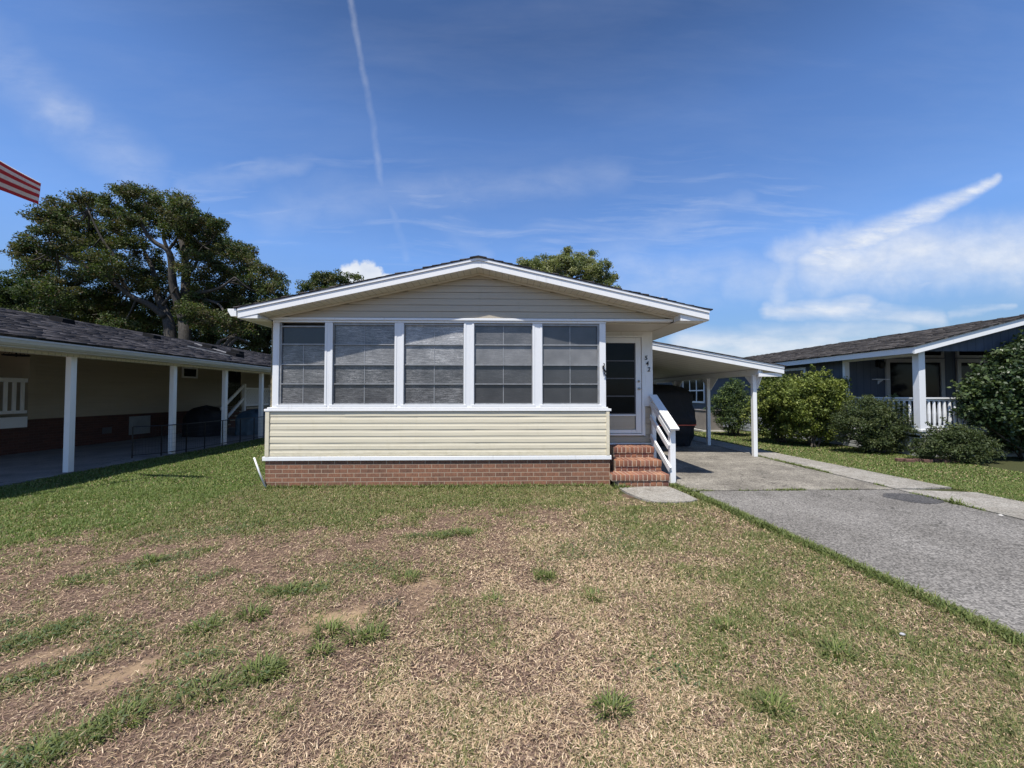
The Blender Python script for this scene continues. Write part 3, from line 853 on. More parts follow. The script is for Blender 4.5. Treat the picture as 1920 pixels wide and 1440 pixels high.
# covered heap + blue tarp
def drape(name, label, cat, c, sx, sy, h, mat, seed, flat=0.6):
    r = np.random.default_rng(seed)
    n_ = MB(); N, K = 40, 14
    ph = r.uniform(0, 6.28, 4)
    for j in range(K + 1):
        v = j / K
        k = 1.0 if v < flat else max(0.0, 1 - ((v - flat) / (1 - flat)) ** 2) ** 0.5
        for i in range(N):
            u = 2 * math.pi * i / N
            cx, cy = math.cos(u), math.sin(u)
            fold = 1 + 0.05 * (1 - v) * math.sin(9 * u + ph[0]) + 0.03 * math.sin(5 * u + ph[1] + v * 3)
            x = math.copysign(abs(cx) ** 0.6, cx) * sx * k * fold; y = math.copysign(abs(cy) ** 0.6, cy) * sy * k * fold
            n_.v.append((c[0] + x, c[1] + y, c[2] + v * h * (1 + 0.06 * math.sin(2 * u + ph[2]) * v)))
    for j in range(K):
        for i in range(N): n_.f.append((j * N + i, j * N + (i + 1) % N, (j + 1) * N + (i + 1) % N, (j + 1) * N + i))
    return tag(n_.build(name, mat, smooth=True), label, cat)
drape('covered_heap', 'black covered heap in deep shade in front of the tan house back stairs', 'cover', (-10.4, 14.0, 0.02), 0.5, 0.6, 1.0, M['cover'], 3)
drape('tarp', 'dull blue tarp over a low pile beside the lattice landing', 'tarp', (-9.15, 14.7, 0.02), 0.40, 0.7, 0.85, plain('blue_grey_tarp', (0.055, 0.10, 0.14), 0.45, 0.3, 4, bmp=0.3, bscale=9), 4)

# ------------------------------------------------------------------ right neighbour
def blue_siding():
    m, nt, b = new_mat('blue_grey_grooved_siding')
    co = objco(nt)
    s = nt.nodes.new('ShaderNodeSeparateXYZ'); nt.links.new(co, s.inputs[0])
    w = mth(nt, 'FRACT', mth(nt, 'DIVIDE', mth(nt, 'ADD', s.outputs[0], s.outputs[1]), 0.203))
    g = mth(nt, 'LESS_THAN', w, 0.07)
    f = noise(nt, mapping(nt, co, (4, 4, 0.7)), 2, 5)
    c = ramp(nt, f, [(0.3, (0.062, 0.076, 0.102)), (0.7, (0.08, 0.097, 0.128))])
    nt.links.new(mix(nt, g, c, (0.040, 0.05, 0.068)), b.inputs['Base Color'])
    b.inputs['Roughness'].default_value = 0.7
    bump(nt, b, mth(nt, 'SUBTRACT', 1, g), 0.4, 0.006)
    return m
M['siding_blue'] = blue_siding()
M['skirt_grey'] = siding_mat('pale_grey_skirting', (0.42, 0.43, 0.44))
rh = thing('neighbour_house', 'blue-grey house with white trim, corner porch and brown shingle roof, right of the driveway', 'house', (9.8, 9.0, 0))
EX, EZ, RRX, RSL = 9.42, 2.545, 12.35, 0.258
RY0, RY1 = 8.62, 25.0
def ez(x): return EZ + RSL * (x - EX)
FX = 2 * RRX - EX
MB().prism([(EX - 0.02, ez(EX - 0.02)), (RRX, ez(RRX)), (FX, EZ), (FX, EZ + 0.035), (RRX, ez(RRX) + 0.035), (EX - 0.02, ez(EX - 0.02) + 0.03)], RY0 - 0.03, RY1).build('roof', M['shingle_brown'], rh, uvf=lambda v: (v.y, (v.x - RRX) * 1.033))
shingle_tabs('shingles', (EX - 0.03, ez(EX - 0.03) + 0.031), (RRX, ez(RRX) + 0.036), RY0 - 0.035, RY1, [(0.056, 0.051, 0.050), (0.078, 0.071, 0.068), (0.038, 0.035, 0.034), (0.048, 0.043, 0.042), (0.030, 0.027, 0.027)], rh, M['tabs'], 73)
MB().box(EX, EX + 0.03, RY0 + 0.03, RY1, EZ - 0.145, EZ - 0.002).build('eave_fascia', M['white'], rh)
MB().prism([(EX, ez(EX) - 0.003), (RRX, ez(RRX) - 0.003), (RRX, ez(RRX) - 0.165), (EX, ez(EX) - 0.165)], RY0, RY0 + 0.03).prism([(FX, EZ - 0.003), (RRX, ez(RRX) - 0.003), (RRX, ez(RRX) - 0.165), (FX, EZ - 0.165)], RY0, RY0 + 0.028).build('rake_board', M['white'], rh)
MB().prism([(EX + 0.03, ez(EX) - 0.15), (RRX, ez(RRX) - 0.15), (FX, EZ - 0.15), (FX, EZ - 0.13), (RRX, ez(RRX) - 0.13), (EX + 0.03, ez(EX) - 0.13)], RY0 + 0.031, RY1).build('soffit', M['siding_blue'], rh)
WXR = 9.80
# gable over the porch, beams
gz = 2.47
MB().prism([(EX + 0.33, gz), (FX - 0.2, gz), (RRX, ez(RRX) - 0.155)], 8.86, 8.92).build('gable_siding', M['siding_blue'], rh)
MB().box(WXR - 0.06, WXR + 0.06, 8.95, 10.85, gz - 0.10, gz + 0.02).build('porch_beam', M['white2'], rh)
# body: side wall and porch back wall
MB().box(WXR, WXR + 0.1, 10.85, 24.6, 0.60, 2.56).build('side_wall', M['siding_blue'], rh)
MB().prism([(WXR + 0.1, 0.55), (FX - 0.3, 0.55), (FX - 0.3, 2.40), (RRX, ez(RRX) - 0.16), (WXR + 0.1, ez(WXR + 0.1) - 0.16)], 10.88, 10.98).build('porch_back_wall', M['siding_blue'], rh)
s_ = MB(); lap_siding(s_, 10.8, 24.6, WXR + 0.01, 0.0, 0.60, 0.10, axis='y', sgn=-1); lap_siding(s_, 8.85, 10.8, WXR - 0.03, 0.0, 0.44, 0.10, axis='y', sgn=-1); lap_siding(s_, WXR - 0.02, 15.5, 8.83, 0.0, 0.44, 0.1)
s_.box(WXR + 0.012, WXR + 0.1, 10.8, 24.6, 0, 0.598)
s_.build('skirting', M['skirt_grey'], rh)
MB().box(WXR - 0.06, 15.5, 8.80, 10.879, 0.50, 0.585).box(WXR - 0.045, 15.5, 8.815, 8.86, 0.44, 0.498).build('deck', M['white2'], rh)
for x, y in ((9.79, 8.88),): MB().box(x - 0.075, x + 0.075, y - 0.075, y + 0.075, 0.586, 2.468).box(x - 0.10, x + 0.10, y - 0.10, y + 0.10, 0.586, 0.64).build('porch_post', M['white2'], rh, bevel=0.005)
MB().box(14.9, 15.05, 8.80, 8.95, 0.586, 2.468).build('porch_post', M['white2'], rh, bevel=0.005)
MB().box(WXR - 0.05, WXR + 0.08, 10.80, 10.879, 0.586, 2.45).build('corner_board', M['white2'], rh)
def railing(p, q):
    p, q = Vector(p), Vector(q); n_ = MB()
    up = Vector((0, 0, 1))
    n_.bar(p + up * 0.78, q + up * 0.78, 0.11, 0.035).bar(p + up * 0.735, q + up * 0.735, 0.04, 0.05).bar(p + up * 0.11, q + up * 0.11, 0.04, 0.06)
    k = int((q - p).length / 0.125)
    for i in range(1, k):
        a = p.lerp(q, i / k)
        n_.tube([a + up * 0.14, a + up * 0.2, a + up * 0.42, a + up * 0.62, a + up * 0.71], [0.022, 0.030, 0.036, 0.028, 0.022], 8)
    return n_.build('railing', M['white2'], rh, smooth=False)
railing((9.88, 8.88, 0.586), (14.9, 8.88, 0.586))
railing((9.79, 8.97, 0.586), (9.79, 10.78, 0.586))
# porch doors with transoms
YW = 10.878
def casement(px0, px1, z0, z1, cat='door'):
    a, c_ = at(px0, 700, YW).x, at(px1, 700, YW).x
    n_ = MB().box(a, a + 0.11, YW - 0.05, YW - 0.002, z0, z1).box(c_ - 0.11, c_, YW - 0.05, YW - 0.002, z0, z1).box(a + 0.11, c_ - 0.11, YW - 0.05, YW - 0.002, z1 - 0.11, z1)
    o = n_.build(cat, M['siding_tan2'], rh)
    MB().box(a + 0.11, c_ - 0.11, YW - 0.02, YW - 0.004, z0, z1 - 0.11).build('glass', M['glass'], o)
    MB().box((a + c_) / 2 - 0.03, (a + c_) / 2 + 0.03, YW - 0.035, YW - 0.021, z0, z1 - 0.112).build('stile', M['siding_tan2'], o)
    return a, c_
M['siding_tan2'] = plain('greyish_white_trim', (0.40, 0.39, 0.375), 0.55, 0.06)
a, c_ = casement(1659, 1768, 0.59, 2.48)
def transom(a, c_, z0, zt):
    n_ = MB().box(a, c_, YW - 0.045, YW - 0.002, z0 - 0.07, z0).box(a, a + 0.07, YW - 0.045, YW - 0.002, z0, zt).box(c_ - 0.07, c_, YW - 0.045, YW - 0.002, z0, zt)
    o = n_.build('transom', M['siding_tan2'], rh)
    MB().box(a + 0.07, c_ - 0.07, YW - 0.02, YW - 0.004, z0, zt).build('glass', M['glass'], o)
transom(a, c_, 2.58, 2.78)
a, c_ = casement(1792, 1880, 0.59, 2.48)
transom(a, c_, 2.58, 2.95)
# side windows
def side_window(y0, y1, z0, z1, cols=2):
    x = WXR
    n_ = MB().box(x - 0.035, x - 0.002, y0 - 0.08, y0, z0 - 0.09, z1 + 0.08).box(x - 0.035, x - 0.002, y1, y1 + 0.08, z0 - 0.09, z1 + 0.08).box(x - 0.035, x - 0.002, y0, y1, z1, z1 + 0.08).box(x - 0.05, x - 0.002, y0, y1, z0 - 0.09, z0)
    o = n_.build('window', M['white2'], rh)
    MB().box(x - 0.012, x - 0.003, y0, y1, z0, z1).build('pane', M['glass'], o)
    k_ = MB().box(x - 0.03, x - 0.013, y0, y1, (z0 + z1) / 2 - 0.03, (z0 + z1) / 2 + 0.03)
    for i in range(1, cols): k_.box(x - 0.033, x - 0.0125, y0 + (y1 - y0) * i / cols - 0.035, y0 + (y1 - y0) * i / cols + 0.035, z0, z1)
    k_.build('glazing_bar', M['white2'], o)
side_window(12.35, 13.3, 1.15, 2.25, 1)
side_window(18.62, 20.7, 1.12, 2.18, 3)
# roof vent + pipe
p = Vector((10.4, 19.6, 0))
n_ = MB().tube([(10.55, 19.3, ez(10.55) + 0.02), (10.55, 19.3, ez(10.55) + 0.22)], [0.16, 0.19], 10).tube([(10.55, 19.3, ez(10.55) + 0.22), (10.55, 19.3, ez(10.55) + 0.30)], [0.22, 0.12], 10)
n_.build('roof_vent', M['black'], rh)
MB().tube([(11.1, 19.6, ez(11.1)), (11.1, 19.6, ez(11.1) + 0.38)], 0.035, 8).build('vent_pipe', M['black'], rh)
# porch wall shelf and lamp
p0, p1 = at(1635, 711.5, YW), at(1659, 711.5, YW)
n_ = MB().box(p0.x, p1.x - 0.02, YW - 0.16, YW - 0.003, p0.z - 0.012, p0.z + 0.012)
n_.prism_x([(YW - 0.003, p0.z - 0.013), (YW - 0.13, p0.z - 0.013), (YW - 0.10, p0.z - 0.05), (YW - 0.02, p0.z - 0.10), (YW - 0.003, p0.z - 0.13)], p0.x + 0.16, p0.x + 0.20)
tag(n_.build('wall_shelf', M['white2']), 'small white bracket shelf on the blue-grey porch wall beside the glass door', 'shelf')
p = at(1645, 682, YW)
n_ = MB().box(p.x - 0.06, p.x + 0.06, YW - 0.03, YW - 0.003, p.z - 0.10, p.z + 0.10)
n_.tube([(p.x, YW - 0.03, p.z + 0.06), (p.x, YW - 0.10, p.z + 0.10), (p.x, YW - 0.13, p.z + 0.06)], 0.012, 6)
n_.tube([(p.x, YW - 0.13, p.z + 0.07), (p.x, YW - 0.13, p.z + 0.02), (p.x, YW - 0.13, p.z - 0.12), (p.x, YW - 0.13, p.z - 0.15)], [0.03, 0.085, 0.06, 0.02], 8)
tag(n_.build('wall_lamp', M['ironwork']), 'dark lantern lamp above the white shelf on the blue-grey porch wall', 'lamp')

# air conditioner
ac = thing('air_conditioner', 'grey-brown outdoor air conditioner unit on a concrete pad by the blue-grey house', 'air conditioner', (8.3, 15.4, 0))
M['ac'] = plain('beige_grey_metal', (0.20, 0.185, 0.175), 0.5)
MB().box(7.8, 8.85, 14.95, 15.95, 0.0, 0.06).build('pad', plain('pad_concrete', (0.45, 0.44, 0.40), 0.9), ac)
n_ = MB().box(7.93, 8.68, 15.08, 15.83, 0.062, 0.80)
for k in range(18):
    x = 7.95 + k * 0.0415
    n_.box(x, x + 0.014, 15.060, 15.079, 0.10, 0.74); n_.box(7.91, 7.929, 15.10 + k * 0.0415, 15.114 + k * 0.0415, 0.10, 0.74)
n_.build('casing', M['ac'], ac)
MB().box(7.90, 8.71, 15.05, 15.86, 0.802, 0.85).build('top_cap', M['ac'], ac, bevel=0.01)
MB().tube([(8.3, 15.45, 0.851), (8.3, 15.45, 0.87), (8.3, 15.45, 0.88)], [0.30, 0.30, 0.24], 20).build('fan_guard', M['black'], ac)

# brick edging stones in front of the corner shrub
for k in range(7):
    p = onground(1688 + k * 17, 865.0 + 0.35 * k + (k % 2))
    a = random.uniform(-0.25, 0.25)
    n_ = MB().bar(p + Vector((-0.085, -0.085 * a, 0.03)), p + Vector((0.085, 0.085 * a, 0.03)), 0.09, 0.075)
    o = n_.build('edging_brick', M['edge_brick'] if 'edge_brick' in M else M.setdefault('edge_brick', plain('worn_red_edging', (0.12, 0.062, 0.046), 0.9, 0.35, 30, bmp=0.5)), bevel=0.012)
    tag(o, 'worn red edging brick in the row before the low round shrub', 'brick', 'red bricks edging the shrub bed')

# ------------------------------------------------------------------ flag
def flag_mat():
    m, nt, b = new_mat('flag_cloth')
    a = nt.nodes.new('ShaderNodeAttribute'); a.attribute_name = 'tint'
    co = objco(nt)
    f = noise(nt, co, 30, 4)
    c = mix(nt, 1, a.outputs['Color'], ramp(nt, f, [(0.3, (0.88, 0.88, 0.88)), (0.7, (1, 1, 1))]), 'MULTIPLY')
    nt.links.new(c, b.inputs['Base Color']); b.inputs['Roughness'].default_value = 0.7
    tr = nt.nodes.new('ShaderNodeBsdfTranslucent'); nt.links.new(c, tr.inputs['Color'])
    mx = nt.nodes.new('ShaderNodeMixShader'); mx.inputs[0].default_value = 0.25
    out = nt.nodes['Material Output']
    nt.links.new(b.outputs[0], mx.inputs[1]); nt.links.new(tr.outputs[0], mx.inputs[2]); nt.links.new(mx.outputs[0], out.inputs['Surface'])
    return m
fl = thing('flag', 'red and white striped flag flying at the upper left against the sky', 'flag', (-8.1, 4.95, 0))
Yf = 5.25
TF, BF = at(77, 343, Yf - 0.12), at(72, 382, Yf + 0.10)          # free edge, top fold and bottom
TH, BH = at(-150, 215, Yf - 0.28), at(-150, 303, Yf + 0.10)    # towards the hoist, out of frame
NUf, NVf = 60, 78
V, C_ = [], []
for i in range(NUf + 1):
    u = i / NUf
    t_ = TH.lerp(TF, u); bt = BH.lerp(BF, u)
    for j in range(NVf + 1):
        s = j / NVf * 13            # stripe coordinate from the bottom
        if s <= 7.25:
            p = bt.lerp(t_, s / 7.25)
            off = 0.035 * math.sin(s * 0.9 + u * 5) + 0.03 * math.sin(u * 11 + s * 0.4) + 0.09 * math.sin(min(1, s / 7.25) * math.pi)
            p = p + Vector((0.64 * off, -0.5 * off, 0)) * 0.5
        else:
            k = (s - 7.25) / 5.75
            p = t_.lerp(bt, k * 0.75) + Vector((-0.64, 0.5, 0)) * (0.04 + 0.12 * math.sin(k * 2.4)) + Vector((-0.05 * k, 0, 0.02 * k))
        V.append(tuple(p))
        red = int(min(s, 12.99)) % 2 == 0
        col = (0.46, 0.016, 0.030) if red else (0.74, 0.73, 0.72)
        if s > 6 and u < 0.30: col = (0.02, 0.03, 0.12)
        C_.append(col)
L_, S_ = [], []
for i in range(NUf):
    for j in range(NVf):
        S_.append(len(L_)); a = i * (NVf + 1) + j
        L_ += [a, a + NVf + 1, a + NVf + 2, a + 1]
np_mesh('cloth', np.array(V), np.array(L_), np.array(S_), flag_mat(), fl, np.array(C_), smooth=True)
ph = Vector((TH.x - 0.02, TH.y, 0))
MB().tube([(ph.x, ph.y, 0), (ph.x, ph.y, 3), (ph.x, ph.y, 6.1)], [0.04, 0.035, 0.025], 10).build('pole', M['white'], fl, smooth=True)
# ------------------------------------------------------------------ value noise in numpy
def vnoise(x, y, seed=0):
    def h(i, j):
        n = (i.astype(np.int64) * 374761393 + j.astype(np.int64) * 668265263 + seed * 974711) & 0x7fffffff
        n = ((n ^ (n >> 13)) * 1274126177) & 0x7fffffff
        return ((n ^ (n >> 16)) & 0xffff) / 65535.0
    i, j = np.floor(x), np.floor(y); fx, fy = x - i, y - j
    fx, fy = fx * fx * (3 - 2 * fx), fy * fy * (3 - 2 * fy)
    a, b, c, d = h(i, j), h(i + 1, j), h(i, j + 1), h(i + 1, j + 1)
    return (a * (1 - fx) + b * fx) * (1 - fy) + (c * (1 - fx) + d * fx) * fy
def fbm(x, y, s, seed=0, oct=4):
    t = 0; a = 0.5; n = 0
    for o in range(oct):
        t = t + a * vnoise(x * s + 17.3 * o, y * s - 9.1 * o, seed + o); n += a; a *= 0.5; s *= 2.03
    return t / n
def sstep(a, b, x):
    t = np.clip((x - a) / (b - a), 0, 1); return t * t * (3 - 2 * t)

# ------------------------------------------------------------------ lawn condition map (ground metres)
GREEN = []   # x0,y0,x1,y1,radius,strength  (patches of green, read off the photo and laid on the ground)
def patch(lst, p, q, r_px, st):
    a, b = onground(*p), onground(*q)
    mid = onground((p[0] + q[0]) / 2, (p[1] + q[1]) / 2)
    r = r_px * mid.y / FPX
    lst.append((a.x, a.y, b.x, b.y, r, st))
for p, q, r, s in (((0, 1212), (178, 1160), 26, .95), ((0, 1290), (185, 1225), 26, .7), ((250, 1312), (430, 1278), 36, .52), ((470, 1268), (510, 1255), 22, .8), ((45, 1430), (240, 1335), 30, .68), ((-60, 1440), (60, 1425), 40, .9),
                   ((355, 1178), (410, 1165), 24, .75), ((495, 1110), (600, 1100), 26, .8), ((640, 1062), (735, 1065), 28, .55), ((750, 1008), (895, 996), 13, .9), ((150, 1085), (365, 1035), 24, .75),
                   ((320, 1108), (420, 1072), 16, .6), ((0, 1172), (35, 1165), 22, .7), ((300, 1010), (480, 985), 25, .6), ((190, 1180), (250, 1200), 30, .55), ((330, 1240), (435, 1225), 22, .6),
                   ((1040, 1040), (1180, 1010), 40, .5), ((1230, 1250), (1290, 1270), 34, .6), ((1335, 1165), (1400, 1190), 40, .6), ((1560, 1215), (1600, 1235), 26, .6), ((1440, 1315), (1470, 1335), 25, .7),
                   ((1020, 1075), (1026, 1082), 14, .8), ((1100, 1110), (1120, 1125), 22, .6), ((1480, 1090), (1700, 1180), 70, .45), ((1300, 1020), (1480, 1050), 50, .45), ((1650, 1250), (1900, 1350), 90, .5),
                   ((1150, 1180), (1180, 1240), 40, .35), ((860, 1190), (900, 1200), 30, .4), ((620, 1090), (690, 1100), 20, .5), ((1700, 1400), (1900, 1420), 80, .4)):
    patch(GREEN, p, q, r, s)
SAND = []
for p, q, r, s in (((590, 1158), (665, 1155), 24, 1), ((405, 1210), (440, 1200), 26, .8), ((195, 1270), (345, 1225), 18, .75), ((55, 1232), (150, 1208), 12, .55), ((745, 1085), (850, 1085), 22, .55), ((560, 1180), (620, 1170), 18, .6), ((1300, 990), (1320, 985), 16, .5), ((800, 1130), (830, 1100), 30, .3)):
    patch(SAND, p, q, r, s)
TUFTS = [(490, 1262, 30, 90), (385, 1300, 40, 40), (475, 1153, 22, 60), (615, 1183, 20, 50), (668, 1195, 20, 38), (700, 1192, 18, 30), (600, 1222, 16, 35), (1147, 1328, 24, 50), (225, 1355, 30, 45), (150, 1390, 34, 45),
         (1022, 1080, 12, 30), (1445, 1325, 22, 40), (1570, 1224, 24, 40), (380, 1178, 20, 40), (1110, 1118, 16, 30), (540, 1108, 18, 35), (760, 1085, 22, 40), (60, 1425, 30, 40), (1360, 1175, 16, 30), (280, 1050, 18, 30), (870, 1000, 14, 40), (830, 1006, 12, 30), (925, 1128, 14, 20)]
def seg_field(lst, x, y, nz):
    out = np.zeros_like(x)
    for x0, y0, x1, y1, r, st in lst:
        dx, dy = x1 - x0, y1 - y0; l2 = dx * dx + dy * dy + 1e-9
        t = np.clip(((x - x0) * dx + (y - y0) * dy) / l2, 0, 1)
        d = np.hypot(x - x0 - t * dx, y - y0 - t * dy) / r
        out = np.maximum(out, st * (1 - sstep(0.25, 1.65, d + (nz - 0.5) * 4.6)))
    return out
def edge_l(y):
    return np.interp(y, [-6, 2.28, 3.5, 4.6, 5.3, 5.68, 5.95], [3.45, 3.11, 3.03, 2.95, 2.92, 2.86, 2.70])
def strip_r(y):
    return np.interp(y, [-6, 5.1, 9.7, 18], [7.4, 7.02, 6.76, 6.6])
def lawn_maps(x, y):
    n1 = fbm(x, y, 1.6, 3); n2 = fbm(x, y, 5.0, 8); n3 = fbm(x, y, 14.0, 21, 3)
    bonus = np.clip((-x - 0.8) * 0.22, 0, 0.85)
    bonus = bonus - 0.35 * sstep(0.4, 2.0, x) * (1 - sstep(2.0, 2.8, x))
    far = sstep(4.15, 5.25, y + bonus + (n1 - 0.5) * 1.6 + (n2 - 0.5) * 0.7)
    far = far * (0.60 + 0.40 * sstep(0.36, 0.6, n2)) * (0.86 + 0.14 * sstep(0.4, 0.6, n3))
    left = 0.75 * sstep(2.6, 4.3, y + (n1 - 0.5) * 2.0) * sstep(1.6, 3.6, -x) * sstep(0.42, 0.62, n2)
    right = sstep(0.1, 1.6, x) * (0.50 + 0.45 * sstep(0.40, 0.60, n1)) * (0.50 + 0.6 * sstep(0.38, 0.60, n2))
    mid = 0.48 * sstep(0.44, 0.62, n2) * (0.6 + 0.4 * sstep(0.4, 0.6, n3))
    el = edge_l(y)
    edge = np.where((y < 5.9) & (x < el), 1 - sstep(0.04, 0.24, el - x + (n2 - 0.5) * 0.2), 0)
    g = np.maximum.reduce([far, left, right, mid, edge, seg_field(GREEN, x, y, n2 * 0.5 + n3 * 0.5)])
    side = (x < -3.9) & (y > 5.6) | (x > 6.7)
    g = np.where(side, np.maximum(g, 0.93), g)
    sand = seg_field(SAND, x, y, n2 * 0.6 + n3 * 0.4)
    # how much loose straw lies about (pale, dry cut grass), against bare brown thatch
    straw = 0.25 + 0.75 * sstep(-0.9, 0.7, x + (n1 - 0.5) * 2.2 - (y - 2.4) * 0.25)
    straw = np.maximum(straw, 0.85 * (1 - sstep(1.5, 2.4, y + (n1 - 0.5) * 1.2)) * sstep(-2.6, -0.6, x))
    straw = np.clip(straw * (0.55 + 0.75 * sstep(0.38, 0.62, n2)), 0, 1) * (1 - 0.8 * sand)
    return np.clip(g, 0, 1), np.clip(sand, 0, 1), straw
def on_lawn(x, y):
    ok = np.ones_like(x, bool)
    ok &= ~((x > -3.79) & (x < 1.78) & (y > 6.27) & (y < 21))
    ok &= ~((x > 1.70) & (x < 2.9) & (y > 6.08) & (y < 21))
    ok &= ~((x < -7.93) & (y < 21))
    ok &= ~((x > edge_l(y)) & (x < strip_r(y)) & (y < 18))
    ok &= ~((x >= 2.68) & (x < strip_r(y)) & (y >= 5.9) & (y < 18))
    ok &= ~(((x - 2.22) / 0.52) ** 2 + ((y - 5.66) / 0.43) ** 2 < 1)
    ok &= ~((x > 9.75) & (y > 8.7))
    return ok

# ------------------------------------------------------------------ ground sheet
def axis_pts(segs):
    out = []
    for a, b, n in segs: out += list(np.linspace(a, b, n, endpoint=False))
    return np.array(out + [segs[-1][1]])
gx = axis_pts([(-1500, -60, 8), (-60, -12, 24), (-12, -8, 30), (-8, 3.2, 190), (3.2, 12, 60), (12, 60, 24), (60, 1500, 8)])
gy = axis_pts([(-600, -20, 6), (-20, 0.6, 20), (0.6, 7.0, 130), (7.0, 16, 90), (16, 60, 30), (60, 2500, 10)])
GX, GY = np.meshgrid(gx, gy)
g_, s_, st_ = lawn_maps(GX.ravel(), GY.ravel())
und = (fbm(GX.ravel(), GY.ravel(), 0.9, 55, 3) - 0.5) * 0.03
und = np.where((np.abs(GX.ravel()) < 12) & (GY.ravel() < 16), und, 0)
def ground_z(x, y):
    return -0.016 + (fbm(x, y, 0.9, 55, 3) - 0.5) * 0.03
V = np.stack([GX.ravel(), GY.ravel(), -0.016 + und], 1)
nx, ny = len(gx), len(gy)
ii, jj = np.meshgrid(np.arange(nx - 1), np.arange(ny - 1)); a = (jj * nx + ii).ravel()
LO = np.stack([a, a + 1, a + nx + 1, a + nx], 1).ravel(); SS = np.arange(len(a)) * 4
def ground_mat():
    m, nt, b = new_mat('patchy_lawn_soil')
    at_ = nt.nodes.new('ShaderNodeAttribute'); at_.attribute_name = 'tint'
    s = nt.nodes.new('ShaderNodeSeparateColor'); nt.links.new(at_.outputs['Color'], s.inputs[0])
    co = objco(nt)
    n1 = noise(nt, co, 9, 6, 0.7); n2 = noise(nt, co, 70, 5, 0.75); n3 = noise(nt, mapping(nt, co, (1, 1, 1)), 260, 3, 0.7)
    soil = ramp(nt, n1, [(0.3, (0.10, 0.067, 0.050)), (0.5, (0.17, 0.114, 0.082)), (0.7, (0.245, 0.17, 0.115))])
    spk = ramp(nt, n2, [(0.3, (0.5, 0.48, 0.48)), (0.55, (1, 1, 1)), (0.75, (1.5, 1.45, 1.35))])
    soil = mix(nt, 1, soil, spk, 'MULTIPLY')
    soil = mix(nt, mth(nt, 'MULTIPLY', s.outputs[2], 0.55), soil, mix(nt, 1, soil, (0.45, 0.42, 0.40), 'MULTIPLY'))
    grain = ramp(nt, n3, [(0.3, (0.78, 0.76, 0.74)), (0.7, (1.15, 1.15, 1.15))])
    sand = mix(nt, 1, (0.37, 0.265, 0.165), grain, 'MULTIPLY')
    grass = ramp(nt, n2, [(0.3, (0.026, 0.030, 0.012)), (0.6, (0.07, 0.075, 0.03)), (0.8, (0.13, 0.115, 0.06))])
    sf = mth(nt, 'MULTIPLY', s.outputs[1], ramp(nt, n1, [(0.25, (0.5, 0.5, 0.5)), (0.5, (1, 1, 1))]), True)
    c = mix(nt, sf, soil, sand)
    gf = ramp(nt, s.outputs[0], [(0.35, (0, 0, 0)), (0.85, (1, 1, 1))])
    c = mix(nt, gf, c, grass)
    nt.links.new(c, b.inputs['Base Color']); b.inputs['Roughness'].default_value = 0.95; b.inputs['Specular IOR Level'].default_value = 0.15
    bump(nt, b, mth(nt, 'ADD', n2, mth(nt, 'MULTIPLY', n1, 0.8)), 0.6, 0.02)
    return m
gr = np_mesh('lawn_ground', V, LO, SS, ground_mat(), None, np.stack([g_, s_, st_], 1), smooth=True)
tag(gr, 'patchy lawn ground with bare sandy and brown spots', kind='structure')

